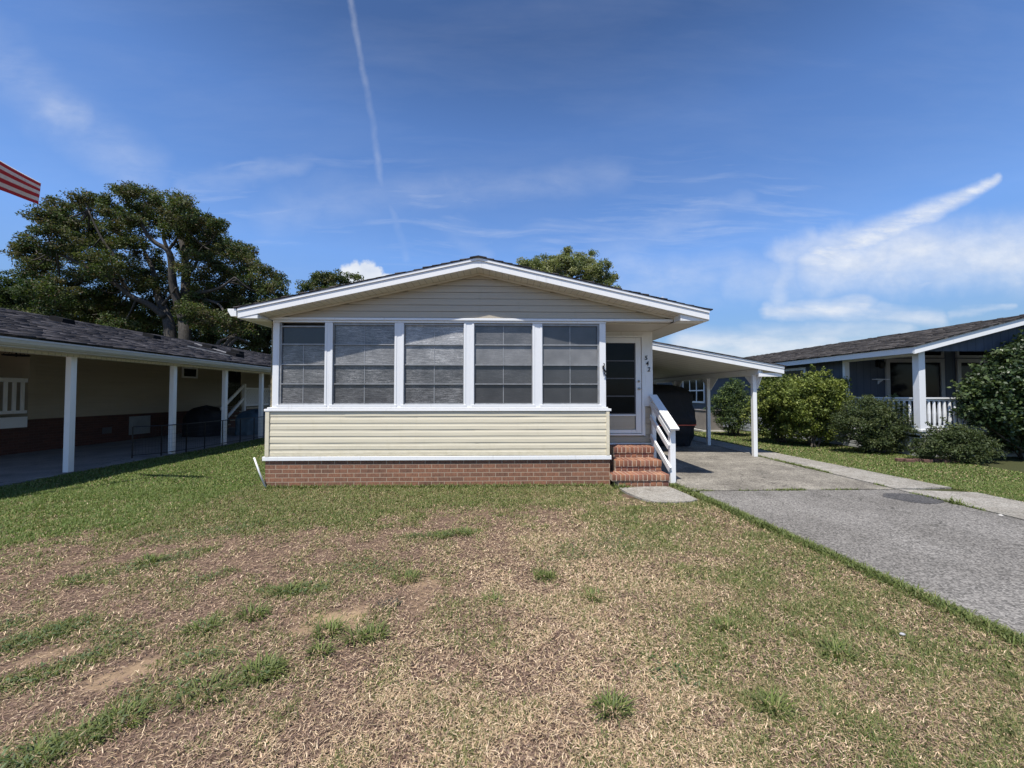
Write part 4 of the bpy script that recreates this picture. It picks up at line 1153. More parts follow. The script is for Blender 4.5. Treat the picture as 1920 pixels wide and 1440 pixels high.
# ------------------------------------------------------------------ driveway etc.
def slab(name, poly, z, mat, kind='structure', thick=0.09, bev=0.006):
    bm = bmesh.new()
    vs = [bm.verts.new((x, y, z)) for x, y in poly]
    f = bm.faces.new(vs)
    r = bmesh.ops.extrude_face_region(bm, geom=[f])
    bmesh.ops.translate(bm, vec=(0, 0, -thick), verts=[v for v in r['geom'] if isinstance(v, bmesh.types.BMVert)])
    bmesh.ops.recalc_face_normals(bm, faces=bm.faces)
    me = bpy.data.meshes.new(name); bm.to_mesh(me); bm.free()
    o = bpy.data.objects.new(name, me); COL.objects.link(o); me.materials.append(mat)
    if kind: o['kind'] = kind
    return o
def aggregate(name, lo, hi, speck, warm=None, scale=1.0):
    m, nt, b = new_mat(name)
    co = objco(nt)
    n1 = noise(nt, co, 0.9 * scale, 5, 0.6, 0.4); n2 = noise(nt, co, 95, 3, 0.8); n3 = noise(nt, co, 7, 5, 0.7)
    c = ramp(nt, n1, [(0.36, lo), (0.62, hi)])
    if warm: c = mix(nt, mth(nt, 'MULTIPLY', ramp(nt, n3, [(0.42, (0, 0, 0)), (0.7, (1, 1, 1))]), 0.6), c, warm)
    vo = nt.nodes.new('ShaderNodeTexVoronoi'); vo.inputs['Scale'].default_value = 82; vo.inputs['Randomness'].default_value = 1
    nt.links.new(co, vo.inputs['Vector'])
    sepc = nt.nodes.new('ShaderNodeSeparateColor'); nt.links.new(vo.outputs['Color'], sepc.inputs[0])
    sp = ramp(nt, mth(nt, 'ADD', mth(nt, 'MULTIPLY', sepc.outputs[0], 0.6), mth(nt, 'MULTIPLY', n2, 0.4)), [(0.25, (1 - speck,) * 3), (0.5, (1, 1, 1)), (0.75, (1 + speck * 1.1,) * 3)])
    # hairline cracks and a few oily stains
    wv = nt.nodes.new('ShaderNodeTexNoise'); wv.inputs['Scale'].default_value = 2.2; wv.inputs['Detail'].default_value = 5; nt.links.new(co, wv.inputs['Vector'])
    wa = nt.nodes.new('ShaderNodeVectorMath'); wa.operation = 'MULTIPLY_ADD'; nt.links.new(wv.outputs['Color'], wa.inputs[0]); wa.inputs[1].default_value = (0.9, 0.9, 0.9); nt.links.new(co, wa.inputs[2])
    vc = nt.nodes.new('ShaderNodeTexVoronoi'); vc.feature = 'DISTANCE_TO_EDGE'; vc.inputs['Scale'].default_value = 0.42; nt.links.new(wa.outputs[0], vc.inputs['Vector'])
    crack = mth(nt, 'LESS_THAN', vc.outputs['Distance'], 0.0035)
    crack = mth(nt, 'MULTIPLY', crack, ramp(nt, noise(nt, co, 0.7, 2), [(0.46, (0, 0, 0)), (0.56, (1, 1, 1))]))
    c = mix(nt, mth(nt, 'MULTIPLY', crack, 0.65), c, (0.045, 0.042, 0.036))
    oil = ramp(nt, noise(nt, mapping(nt, co, (1.3, 0.8, 1)), 1.15, 4, 0.55), [(0.60, (0, 0, 0)), (0.70, (1, 1, 1))])
    c = mix(nt, mth(nt, 'MULTIPLY', oil, 0.38), c, (0.07, 0.065, 0.058))
    nt.links.new(mix(nt, 1, c, sp, 'MULTIPLY'), b.inputs['Base Color'])
    b.inputs['Roughness'].default_value = 0.9; b.inputs['Specular IOR Level'].default_value = 0.25
    bump(nt, b, mth(nt, 'ADD', sepc.outputs[0], n2), 0.55, 0.006)
    return m
M['asphalt'] = aggregate('worn_grey_aggregate', (0.145, 0.135, 0.122), (0.20, 0.188, 0.172), 0.50)
M['concrete'] = aggregate('stained_concrete', (0.150, 0.136, 0.115), (0.285, 0.262, 0.22), 0.42, (0.12, 0.106, 0.088), 1.3)
M['concrete2'] = aggregate('pale_concrete', (0.24, 0.225, 0.195), (0.33, 0.31, 0.275), 0.32, (0.18, 0.155, 0.125))
M['slab'] = aggregate('grey_patio_concrete', (0.17, 0.17, 0.172), (0.25, 0.247, 0.242), 0.12)
rr = random.Random(3)
le = []
y = -5.8
while y < 5.75:
    le.append((float(edge_l(y)) + rr.uniform(-0.018, 0.018), y)); y += 0.11
slab('driveway', [(5.985, -5.8), (5.985, 5.79), (4.5, 5.80), (2.96, 5.78)] + list(reversed(le)), 0.006, M['asphalt'])
slab('concrete_drive', [(2.86, 5.822), (5.985, 5.832), (5.985, 18.5), (2.86, 18.5)], 0.010, M['concrete'])
re_ = [(float(strip_r(y)) + rr.uniform(-0.012, 0.012), y) for y in np.arange(5.9, 18.4, 0.3)]
slab('concrete_strip', [(6.035, 5.86)] + re_ + [(6.05, 18.4)], 0.012, M['concrete2'])
re_ = [(float(strip_r(y)) + rr.uniform(-0.012, 0.012), y) for y in np.arange(-5.8, 5.8, 0.3)]
slab('concrete_strip', [(6.035, -5.8)] + re_ + [(6.035, 5.81)], 0.009, M['concrete2'])
pad = [onground(px, py) for px, py in ((1160, 916), (1176, 925), (1205, 937), (1228, 942.5), (1262, 943), (1296, 941), (1308, 938), (1290, 929), (1262, 917), (1250, 913.5), (1200, 914))]
slab('step_pad', [(p.x, p.y) for p in pad], 0.014, M['concrete2'])
slab('patio_slab', [(-7.93, 2.0), (-7.93, 22.0), (-13.5, 22.0), (-13.5, 2.0)], 0.016, M['slab'])
c0 = onground(1713, 935)
slab('driveway_patch', [(c0.x + 0.34 * math.cos(t) * (1 + 0.06 * math.sin(5 * t)), c0.y + 0.27 * math.sin(t) * (1 + 0.08 * math.sin(3 * t + 1))) for t in np.linspace(0, 2 * math.pi, 40, endpoint=False)], 0.0105, aggregate('dark_patch_mortar', (0.062, 0.06, 0.062), (0.095, 0.092, 0.09), 0.5), thick=0.02)

# ------------------------------------------------------------------ blades
def blade_mesh(P, L, W, head, elev, bend, curl, col):
    n = len(P)
    z0 = P[:, 2]
    h1 = np.stack([np.cos(head), np.sin(head)], 1); h2 = np.stack([np.cos(head + curl), np.sin(head + curl)], 1)
    s = np.stack([-np.sin(head), np.cos(head), np.zeros(n)], 1) * (W / 2)[:, None]
    s2 = np.stack([-np.sin(head + curl * .5), np.cos(head + curl * .5), np.zeros(n)], 1) * (W / 2)[:, None]
    p0 = P
    p1 = p0 + np.concatenate([h1 * (np.cos(elev) * L * .5)[:, None], (np.sin(elev) * L * .5)[:, None]], 1)
    e2 = elev - bend
    p2 = p1 + np.concatenate([h2 * (np.cos(e2) * L * .5)[:, None], (np.sin(e2) * L * .5)[:, None]], 1)
    p2[:, 2] = np.maximum(p2[:, 2], z0 + 0.001)
    V = np.stack([p0 - s, p0 + s, p1 - s2 * .85, p1 + s2 * .85, p2], 1).reshape(-1, 3)
    b = (np.arange(n) * 5)[:, None]
    LO = (b + np.array([0, 1, 3, 2, 2, 3, 4])[None]).ravel()
    SS = ((np.arange(n) * 7)[:, None] + np.array([0, 4])[None]).ravel()
    C = np.repeat(col, 5, axis=0)
    return V, LO, SS, C
def join(parts):
    V, L, S, C = [], [], [], []; vo = lo = 0
    for v, l, s, c in parts:
        V.append(v); L.append(l + vo); S.append(s + lo); C.append(c); vo += len(v); lo += len(l)
    return np.concatenate(V), np.concatenate(L), np.concatenate(S), np.concatenate(C)
def leaf_mat(name, trans=0.25, rough=0.55, spec=0.3):
    m, nt, b = new_mat(name)
    a = nt.nodes.new('ShaderNodeAttribute'); a.attribute_name = 'tint'
    nt.links.new(a.outputs['Color'], b.inputs['Base Color'])
    b.inputs['Roughness'].default_value = rough; b.inputs['Specular IOR Level'].default_value = spec
    if trans:
        t = nt.nodes.new('ShaderNodeBsdfTranslucent')
        nt.links.new(mix(nt, 1, a.outputs['Color'], (1.25, 1.35, 0.6), 'MULTIPLY'), t.inputs['Color'])
        mx = nt.nodes.new('ShaderNodeMixShader'); mx.inputs[0].default_value = trans
        nt.links.new(b.outputs[0], mx.inputs[1]); nt.links.new(t.outputs[0], mx.inputs[2])
        nt.links.new(mx.outputs[0], nt.nodes['Material Output'].inputs['Surface'])
    return m
def pick(pal, n, var=0.18):
    pal = np.array(pal); c = pal[RNG.integers(len(pal), size=n)]
    return c * (1 + RNG.uniform(-var, var, (n, 1)))
GPAL = [(0.120, 0.155, 0.040), (0.155, 0.188, 0.052), (0.082, 0.114, 0.030), (0.180, 0.198, 0.075), (0.130, 0.158, 0.060)]
SPAL = [(0.60, 0.445, 0.285), (0.48, 0.345, 0.21), (0.70, 0.545, 0.37), (0.27, 0.185, 0.12), (0.13, 0.09, 0.065), (0.54, 0.385, 0.25), (0.36, 0.285, 0.16)]
TPAL = [(0.26, 0.175, 0.125), (0.15, 0.102, 0.08), (0.38, 0.265, 0.185), (0.22, 0.145, 0.115)]
BANDS = [(0.9, 2.0, 36000), (2.0, 3.0, 22000), (3.0, 4.2, 13000), (4.2, 6.3, 7000), (6.3, 9.5, 1900), (9.5, 15.0, 800)]
green, straw = [], []
for y0, y1, dens in BANDS:
    xm = min(1.42 * y1 + 0.8, 8.2) if y1 < 6 else 8.2
    xr = xm if y1 < 6 else 9.7
    area = (y1 - y0) * (xm + xr)
    n = int(area * dens)
    x = RNG.uniform(-xm, xr, n); y = RNG.uniform(y0, y1, n)
    k = on_lawn(x, y) & (np.abs(x) < 1.42 * y + 0.8); x, y = x[k], y[k]
    g, sd, st = lawn_maps(x, y); z = ground_z(x, y)
    wscale = 0.0015 + 0.0008 * (y0 + y1) / 2
    # straw
    u = RNG.random(len(x))
    k = u < (0.16 + 0.84 * st) * (1 - 0.55 * g) * (1 - 0.85 * sd)
    xs, ys, zs, ss, gs_ = x[k], y[k], z[k], st[k], g[k]
    m = len(xs)
    pale = RNG.random(m) < (0.25 + 0.75 * ss)
    c = np.where(pale[:, None], pick(SPAL, m), pick(TPAL, m))
    P = np.stack([xs, ys, zs + RNG.uniform(0.001, 0.016, m)], 1)
    straw.append(blade_mesh(P, RNG.uniform(0.010, 0.036, m) * (1 + 0.1 * y0), RNG.uniform(0.7, 1.3, m) * wscale, RNG.uniform(0, 6.283, m), RNG.uniform(-0.05, 0.55, m), RNG.uniform(0.05, 0.5, m), RNG.uniform(-0.45, 0.45, m), c))
    # green lawn blades
    u = RNG.random(len(x))
    k = u < g ** 1.25 * 1.0
    xs, ys, zs, gs_ = x[k], y[k], z[k], g[k]
    for rep in range(2 if y0 >= 4.0 else 1):
        m = len(xs)
        P = np.stack([xs + RNG.normal(0, 0.02, m), ys + RNG.normal(0, 0.02, m), zs], 1)
        c = pick(GPAL, m)
        dry = RNG.random(m) < (0.48 - 0.33 * gs_)
        c = np.where(dry[:, None], pick([(0.28, 0.24, 0.11), (0.34, 0.27, 0.15), (0.22, 0.20, 0.08)], m), c)
        lush = (P[:, 0] < -4.0) | (P[:, 0] > 6.5)
        c = np.where(lush[:, None], c * np.array([0.86, 1.02, 0.80]), c)
        green.append(blade_mesh(P, RNG.uniform(0.022, 0.056, m) * (0.75 + 0.4 * gs_), RNG.uniform(0.75, 1.3, m) * wscale * 1.15, RNG.uniform(0, 6.283, m), RNG.uniform(0.35, 1.35, m), RNG.uniform(0.2, 1.1, m), RNG.uniform(-0.5, 0.5, m), c))
# tufts: longer blades fanning out of one root
def tuft(cx, cy, r, n, lmin, lmax, pal=GPAL, w=0.0045):
    a = RNG.uniform(0, 6.283, n); q = r * np.sqrt(RNG.random(n))
    P = np.stack([cx + q * np.cos(a), cy + q * np.sin(a) * 0.8, np.full(n, -0.02)], 1)
    c = pick(pal, n, 0.22)
    return blade_mesh(P, RNG.uniform(lmin, lmax, n), RNG.uniform(0.7, 1.3, n) * (w + 0.0006 * cy), a + RNG.normal(0, 0.7, n), RNG.uniform(0.5, 1.35, n), RNG.uniform(0.3, 1.3, n), RNG.uniform(-0.4, 0.4, n), c)
for px, py, r, n in TUFTS:
    p = onground(px, py)
    green.append(tuft(p.x, p.y, r * p.y / FPX, n * 3, 0.05, 0.13))
# scattered small tufts and sprigs that tie the green to the dry patches
nt_ = 420
tx = RNG.uniform(-5.5, 3.0, nt_); ty = 1.3 + 3.9 * RNG.random(nt_) ** 0.8
kk = on_lawn(tx, ty) & (np.abs(tx) < 1.42 * ty + 0.5)
tg, tsd, _ = lawn_maps(tx, ty)
for x_, y_, g0, s0 in zip(tx[kk], ty[kk], tg[kk], tsd[kk]):
    if RNG.random() < 0.25 + 0.6 * g0 - 0.5 * s0:
        green.append(tuft(x_, y_, RNG.uniform(0.015, 0.07), int(RNG.integers(6, 26)), 0.02, RNG.uniform(0.05, 0.085), w=0.0035))
# creeping weeds: many short broad leaves inside the green patches near the camera
for x0, y0, x1, y1, r, st in GREEN[:18]:
    n = int(700 * st * (math.hypot(x1 - x0, y1 - y0) + 2 * r) * r / 0.12)
    n = min(n, 3500)
    t = RNG.random(n); a = RNG.uniform(0, 6.283, n); q = r * 1.15 * np.sqrt(RNG.random(n))
    X = x0 + (x1 - x0) * t + q * np.cos(a); Y = y0 + (y1 - y0) * t + q * np.sin(a)
    gg, _, _ = lawn_maps(X, Y)
    k = RNG.random(n) < gg; X, Y = X[k], Y[k]; m = len(X)
    P = np.stack([X, Y, ground_z(X, Y) + RNG.uniform(0.002, 0.03, m)], 1)
    green.append(blade_mesh(P, RNG.uniform(0.018, 0.04, m), RNG.uniform(0.006, 0.011, m), RNG.uniform(0, 6.283, m), RNG.uniform(0.0, 0.7, m), RNG.uniform(0.0, 0.9, m), RNG.uniform(-0.3, 0.3, m), pick([(0.10, 0.14, 0.06), (0.125, 0.16, 0.08), (0.08, 0.12, 0.048)], m)))
# fringe of longer grass along the driveway edge, the walls and the joints
def fringe(p, q, n, w, lmin, lmax, prob=None):
    t = RNG.random(n)
    if prob is not None:
        k = RNG.random(n) < prob(t); t = t[k]
    m = len(t)
    X = p[0] + (q[0] - p[0]) * t + RNG.normal(0, w, m); Y = p[1] + (q[1] - p[1]) * t + RNG.normal(0, w, m)
    P = np.stack([X, Y, np.full(m, -0.01)], 1)
    return blade_mesh(P, RNG.uniform(lmin, lmax, m), RNG.uniform(0.7, 1.3, m) * (0.004 + 0.001 * np.abs(Y)), RNG.uniform(0, 6.283, m), RNG.uniform(0.5, 1.4, m), RNG.uniform(0.2, 1.2, m), RNG.uniform(-.4, .4, m), pick(GPAL, m))
ye = np.linspace(1.2, 5.6, 9)
for i in range(8):
    green.append(fringe((float(edge_l(ye[i])) - 0.07, ye[i]), (float(edge_l(ye[i + 1])) - 0.07, ye[i + 1]), 1500, 0.035, 0.03, 0.085))
green.append(fringe((-3.7, 6.22), (1.7, 6.22), 2600, 0.03, 0.03, 0.09))
green.append(fringe((1.75, 6.05), (1.95, 6.05), 160, 0.04, 0.05, 0.13))
clumpy = lambda s, th: (lambda t: (fbm(t * s, t * 0 + s, 1.0, 77, 3) > th).astype(float))
green.append(fringe((2.72, 6.25), (2.83, 5.82), 500, 0.05, 0.03, 0.08))
green.append(fringe((2.70, 5.85), (3.1, 5.82), 260, 0.03, 0.02, 0.06))
green.append(fringe((3.0, 5.81), (6.0, 5.83), 1500, 0.012, 0.02, 0.06, clumpy(9, 0.52)))
green.append(fringe((4.15, 5.81), (4.6, 5.81), 260, 0.02, 0.03, 0.08))
green.append(fringe((6.01, 6.0), (6.01, 9.1), 2200, 0.02, 0.03, 0.08, clumpy(7, 0.47)))
green.append(fringe((6.01, 7.3), (6.01, 8.6), 700, 0.035, 0.03, 0.09))
green.append(fringe((6.01, 3.8), (6.01, 5.8), 1400, 0.018, 0.03, 0.07, clumpy(8, 0.48)))
green.append(fringe((6.0, 4.95), (6.0, 5.1), 120, 0.03, 0.06, 0.14))
M['grass'] = leaf_mat('grass_blades', 0.2, 0.6, 0.25); M['straw'] = leaf_mat('dry_grass_blades', 0.0, 0.8, 0.15)
V, L, S, C = join(green); tag(np_mesh('grass', V, L, S, M['grass'], None, C), 'short patchy green lawn grass with taller tufts', 'grass', kind='stuff')
print('green blades', len(V) // 5)
V, L, S, C = join(straw); tag(np_mesh('dry_grass', V, L, S, M['straw'], None, C), 'dry straw-coloured cut grass lying over the lawn', 'dry grass', kind='stuff')
print('straw blades', len(V) // 5)

# dead weed at the house corner and a pale stone
p = onground(512, 902)
parts = [tuft(p.x, p.y, 0.16, 240, 0.03, 0.10, [(0.16, 0.12, 0.075), (0.10, 0.08, 0.05), (0.12, 0.14, 0.06), (0.20, 0.15, 0.10)], 0.010)]
V, L, S, C = join(parts); tag(np_mesh('dry_weed', V, L, S, M['straw'], None, C), 'clump of dead brown weed at the foot of the leaning white pipe', 'weed')
p = onground(730, 1131)
V, L, S, C = join([tuft(p.x, p.y, 0.07, 90, 0.02, 0.06, [(0.05, 0.055, 0.05), (0.08, 0.085, 0.075), (0.035, 0.035, 0.03)], 0.006)])
tag(np_mesh('dark_weed', V, L, S, M['straw'], None, C), 'small blackish withered weed on the dry middle of the lawn', 'weed')
def pebble(px, py, r, col, label):
    p = onground(px, py)
    bm = bmesh.new(); bmesh.ops.create_icosphere(bm, subdivisions=2, radius=r)
    for v in bm.verts: v.co = Vector((v.co.x * 1.25, v.co.y * 0.9, v.co.z * 0.55)) * (1 + random.uniform(-.12, .12)) + Vector((p.x, p.y, r * 0.25))
    me = bpy.data.meshes.new('stone'); bm.to_mesh(me); bm.free()
    o = bpy.data.objects.new('stone', me); COL.objects.link(o); me.materials.append(plain('pale_stone', col, 0.7, 0.15, 30)); tag(o, label, 'stone')
pebble(1692, 1190, 0.013, (0.42, 0.42, 0.44), 'small pale grey stone on the lawn short of the driveway edge')
pebble(1876, 967, 0.022, (0.42, 0.40, 0.37), 'pale flat stone lying on the concrete strip beside the driveway joint')
# ------------------------------------------------------------------ foliage
def clump_points(blobs, clumps, sub_r, rng, flat=0.8):
    """blobs: (x,y,z,r) -> centres of leaf clumps spread mostly through the outer part of every blob"""
    out = []
    for (x, y, z, r) in blobs:
        k = max(4, int(clumps * (r ** 1.6)))
        d = rng.normal(size=(k, 3)); d /= np.linalg.norm(d, axis=1)[:, None]
        q = r * (0.35 + 0.65 * rng.random(k) ** 0.6)[:, None]
        c = np.array([x, y, z]) + d * q * np.array([1, 1, flat])
        out.append(np.concatenate([c, np.full((k, 1), sub_r) * rng.uniform(0.7, 1.3, (k, 1))], 1))
    return np.concatenate(out)
def leaves(clumps, per, size, rng, pal, aspect=0.5, flat=0.7, tips=None, up=0.35, fan=0.0):
    n = len(clumps) * per
    c = np.repeat(clumps, per, axis=0)
    d = rng.normal(size=(n, 3)); d /= np.linalg.norm(d, axis=1)[:, None]
    q = (rng.random(n) ** 0.45)[:, None] * c[:, 3:4]
    P = c[:, :3] + d * q * np.array([1, 1, flat])
    ax = rng.normal(size=(n, 3)) + d * fan + np.array([0, 0, fan * 0.4]); ax /= np.linalg.norm(ax, axis=1)[:, None]
    nr = rng.normal(size=(n, 3)) * (1 - up) + np.array([0, 0, 1.0]) * up * 2 + d * 0.6
    sd = np.cross(ax, nr); sd /= (np.linalg.norm(sd, axis=1)[:, None] + 1e-9)
    nn = np.cross(sd, ax)
    L = size * rng.uniform(0.65, 1.3, (n, 1)); W = L * aspect
    v0 = P - ax * L * .5; v1 = P - sd * W * .5 + nn * L * .06; v2 = P + ax * L * .5 - nn * L * 0.05; v3 = P + sd * W * .5 + nn * L * .06
    V = np.stack([v0, v1, v2, v3], 1).reshape(-1, 3)
    LO = np.arange(n * 4); SS = np.arange(n) * 4
    pal_ = np.array(pal)
    ct = pal_[rng.integers(len(pal_), size=len(clumps))]
    col = np.repeat(ct, per, axis=0) * rng.uniform(0.72, 1.3, (n, 1))
    if tips is not None:
        k = rng.random(n) < tips[1]
        col[k] = np.array(tips[0]) * rng.uniform(0.8, 1.2, (k.sum(), 1))
    return V, LO, SS, np.repeat(col, 4, axis=0)
M['leaf'] = leaf_mat('tree_leaves', 0.28, 0.55, 0.22)
M['leaf_gloss'] = leaf_mat('glossy_leaves', 0.18, 0.42, 0.4)
def bark_mat(name, lo, hi):
    m, nt, b = new_mat(name)
    co = objco(nt)
    f = noise(nt, mapping(nt, co, (6, 6, 1.6)), 2.2, 6, 0.7, 0.5); f2 = noise(nt, co, 0.8, 4)
    c = mix(nt, f2, ramp(nt, f, [(0.3, lo), (0.7, hi)]), ramp(nt, f, [(0.3, tuple(x * 0.6 for x in lo)), (0.7, tuple(x * 0.85 for x in hi))]))
    nt.links.new(c, b.inputs['Base Color']); b.inputs['Roughness'].default_value = 0.9
    bump(nt, b, f, 0.7, 0.05)
    return m
M['bark'] = bark_mat('grey_brown_bark', (0.028, 0.024, 0.021), (0.10, 0.088, 0.076))
M['bark_dark'] = bark_mat('dark_bark', (0.05, 0.042, 0.035), (0.15, 0.125, 0.10))
def smooth_path(pts, rad, n=4):
    pts = [np.array(p) for p in pts]; out, ro = [], []
    for i in range(len(pts) - 1):
        p0 = pts[max(i - 1, 0)]; p1 = pts[i]; p2 = pts[i + 1]; p3 = pts[min(i + 2, len(pts) - 1)]
        for k in range(n):
            t = k / n
            out.append(0.5 * ((2 * p1) + (-p0 + p2) * t + (2 * p0 - 5 * p1 + 4 * p2 - p3) * t * t + (-p0 + 3 * p1 - 3 * p2 + p3) * t ** 3))
            ro.append(rad[i] * (1 - t) + rad[i + 1] * t)
    out.append(pts[-1]); ro.append(rad[-1])
    return out, ro

def make_tree(name, label, blobs_px, Y, limbs_px, pal, per=60, clumps=7.0, sub=0.55, size=0.17, dspread=3.0, seed=1, group=None, twigs=True, base=None, tips=None, bark='bark', mat='leaf', aspect=0.55, rscale=1.0, trunk_r=0.3):
    rng = np.random.default_rng(seed)
    blobs = []
    for (px, py, r) in blobs_px:
        dy = rng.uniform(-dspread, dspread)
        p = at(px, py, Y + dy); blobs.append((p.x, p.y, p.z, r * rscale * (Y + dy) / FPX))
    bl = np.array(blobs)
    if base is None:
        base = (float(bl[:, 0].mean()), Y)
    t = thing(name, label, 'tree', (base[0], base[1], 0), group)
    tb = MB(); nodes = []
    if limbs_px:
        for pts, r0, r1, dd in limbs_px:
            k = len(pts)
            P3 = [at(px, py, Y + dd * i / max(1, k - 1)) for i, (px, py) in enumerate(pts)]
            if pts[0][1] > 615 and r0 > 0.2: P3 = [Vector((P3[0].x, P3[0].y, 0))] + P3; rad = [r0 * 1.35] + list(np.linspace(r0, r1, k))
            else: rad = list(np.linspace(r0, r1, k))
            pp, rr_ = smooth_path(P3, rad); tb.tube(pp, rr_, 8); nodes += [np.array(q) for q in pp if q[2] > 2]
    else:
        top = bl[:, 2].max() * 0.8; cx, cy = bl[:, 0].mean(), bl[:, 1].mean()
        P3 = [(base[0], base[1], 0), (base[0], base[1], top * .3), ((base[0] + cx) / 2, (base[1] + cy) / 2, top * .6), (cx, cy, top)]
        pp, rr_ = smooth_path(P3, [trunk_r * 1.3, trunk_r, trunk_r * .7, trunk_r * .2]); tb.tube(pp, rr_, 8); nodes += [np.array(q) for q in pp if q[2] > top * .3]
    NODE = np.array(nodes)
    if twigs:
        for (x, y, z, r) in blobs:
            d = np.linalg.norm(NODE - np.array([x, y, z - 0.3 * r]), axis=1); a = NODE[int(d.argmin())]
            b = np.array([x, y, z]); mid = (a + b) / 2 + np.array([0, 0, -0.10 * np.linalg.norm(b - a)]) + rng.normal(0, 0.15, 3)
            pp, rr_ = smooth_path([a, mid, b], [0.055, 0.036, 0.018]); tb.tube(pp, rr_, 6)
            for _ in range(5):
                e = b + rng.normal(0, 1, 3) * r * np.array([0.6, 0.6, 0.5])
                m2 = (b + e) / 2 + rng.normal(0, 0.1, 3)
                pp, rr_ = smooth_path([b, m2, e], [0.018, 0.012, 0.005], 3); tb.tube(pp, rr_, 4, caps=False)
    tb.build('trunk', M[bark], t, smooth=True)
    cl = clump_points(blobs, clumps, sub, rng)
    V, L, S, C = leaves(cl, per, size, rng, pal, aspect=aspect, tips=tips)
    np_mesh('crown', V, L, S, M[mat], t, C)
    return t, len(cl) * per
OAKP = [(0.058, 0.085, 0.026), (0.078, 0.104, 0.034), (0.042, 0.064, 0.021), (0.098, 0.114, 0.042), (0.080, 0.078, 0.034)]
oak_blobs = [(240, 358, 22), (268, 372, 34), (300, 392, 40), (345, 402, 36), (375, 428, 36), (330, 425, 30), (262, 418, 40), (225, 410, 30), (400, 470, 42), (440, 492, 42), (385, 455, 34), (478, 520, 38), (508, 545, 26), (526, 522, 14), (455, 470, 22),
             (158, 372, 18), (172, 395, 26), (108, 388, 22), (85, 408, 22), (118, 415, 26), (146, 430, 34), (200, 445, 36), (170, 470, 36), (105, 450, 36), (65, 462, 22), (42, 472, 18), (72, 480, 26), (130, 490, 40), (60, 505, 24), (205, 500, 40), (255, 470, 32), (240, 520, 36), (285, 505, 30), (292, 540, 28),
             (370, 500, 36), (420, 530, 44), (392, 560, 36), (455, 570, 40), (180, 540, 42), (130, 545, 40), (225, 570, 34), (355, 465, 22), (410, 425, 18), (345, 380, 20), (205, 380, 14), (500, 585, 32), (430, 610, 34), (470, 630, 34), (270, 590, 30), (390, 600, 30), (300, 565, 26), (365, 585, 26), (160, 590, 34), (100, 575, 34), (380, 630, 26), (220, 610, 30)]
oak_limbs = [([(347, 640), (345, 600), (347, 560), (348, 522), (347, 484), (341, 455), (330, 425), (322, 400)], 0.34, 0.08, 1.0),
             ([(344, 600), (333, 566), (324, 531), (322, 496), (315, 470), (291, 455), (274, 437), (262, 410)], 0.27, 0.07, -1.5),
             ([(319, 640), (315, 601), (303, 571), (294, 548), (291, 528), (284, 500), (270, 470)], 0.33, 0.08, 1.5),
             ([(308, 594), (280, 571), (248, 557), (221, 536), (187, 513), (140, 490), (100, 470)], 0.20, 0.06, -2.0),
             ([(242, 552), (225, 520), (216, 484), (190, 446), (166, 394)], 0.11, 0.04, -1.0),
             ([(354, 556), (372, 549), (388, 547), (414, 539), (440, 520)], 0.16, 0.05, -2.0),
             ([(356, 565), (375, 562), (394, 564), (414, 574), (423, 597)], 0.13, 0.045, -1.5),
             ([(347, 518), (364, 501), (373, 484), (395, 465)], 0.12, 0.05, 1.0),
             ([(315, 470), (306, 443), (312, 428), (318, 405)], 0.11, 0.04, -0.5),
             ([(316, 468), (330, 450), (338, 430), (345, 405)], 0.09, 0.03, 0.6),
             ([(322, 500), (342, 505), (360, 488), (380, 462)], 0.10, 0.03, -0.6),
             ([(343, 598), (356, 590), (384, 600), (398, 612)], 0.10, 0.04, -1.0),
             ([(305, 572), (322, 552), (330, 540)], 0.09, 0.05, -0.8)]
nl = 0
_, n_ = make_tree('oak_tree', 'large spreading oak with grey twin trunks behind the tan house roof', oak_blobs, 25.0, oak_limbs, OAKP, per=96, clumps=32, sub=0.40, size=0.13, dspread=2.8, seed=4, base=(float(at(345, 640, 25).x), 25.0), tips=((0.11, 0.075, 0.045), 0.10)); nl += n_
# dead leaning branches beside it
db = MB()
for pts in ([(405, 655), (412, 640), (428, 633), (447, 624)], [(405, 655), (424, 645), (436, 632), (452, 636), (466, 641)], [(425, 655), (437, 640), (450, 632)]):
    pp, rr_ = smooth_path([at(px, py, 23.5) for px, py in pts], list(np.linspace(0.13, 0.04, len(pts)))); db.tube(pp, rr_, 7)
b0 = at(405, 655, 23.5); db.tube([(b0.x, b0.y, 0), tuple(b0)], [0.18, 0.13], 8)
tag(db.build('bare_branches', M['bark'], smooth=True), 'bare grey forked branches rising behind the tan house roof', 'dead tree')
DKP = [(0.040, 0.066, 0.020), (0.052, 0.080, 0.025), (0.033, 0.052, 0.018), (0.06, 0.08, 0.030)]
back = 'dark trees standing behind the tan house'
bts = [('leafy dark green tree behind the oak, at the far left edge of the view', [(-40, 545, 60), (10, 548, 44), (40, 560, 40), (75, 552, 36), (20, 600, 50), (90, 600, 44), (-40, 610, 60), (62, 525, 20)], 31, 11),
       ('dark bushy tree in the gap left of the oak trunks, low behind the roof', [(140, 575, 44), (190, 590, 46), (235, 600, 44), (150, 620, 40), (200, 630, 40), (260, 610, 36), (110, 560, 30)], 30, 12),
       ('dark tree filling the space right behind the oak trunks', [(300, 600, 46), (350, 590, 46), (395, 600, 44), (330, 640, 40), (380, 640, 40), (290, 640, 36), (370, 555, 30)], 32, 13),
       ('dark rounded tree between the oak and the left eave of the beige house', [(440, 590, 46), (480, 600, 44), (515, 590, 34), (460, 640, 44), (505, 640, 44), (540, 620, 40), (500, 560, 30), (538, 560, 14), (560, 600, 30)], 29, 14)]
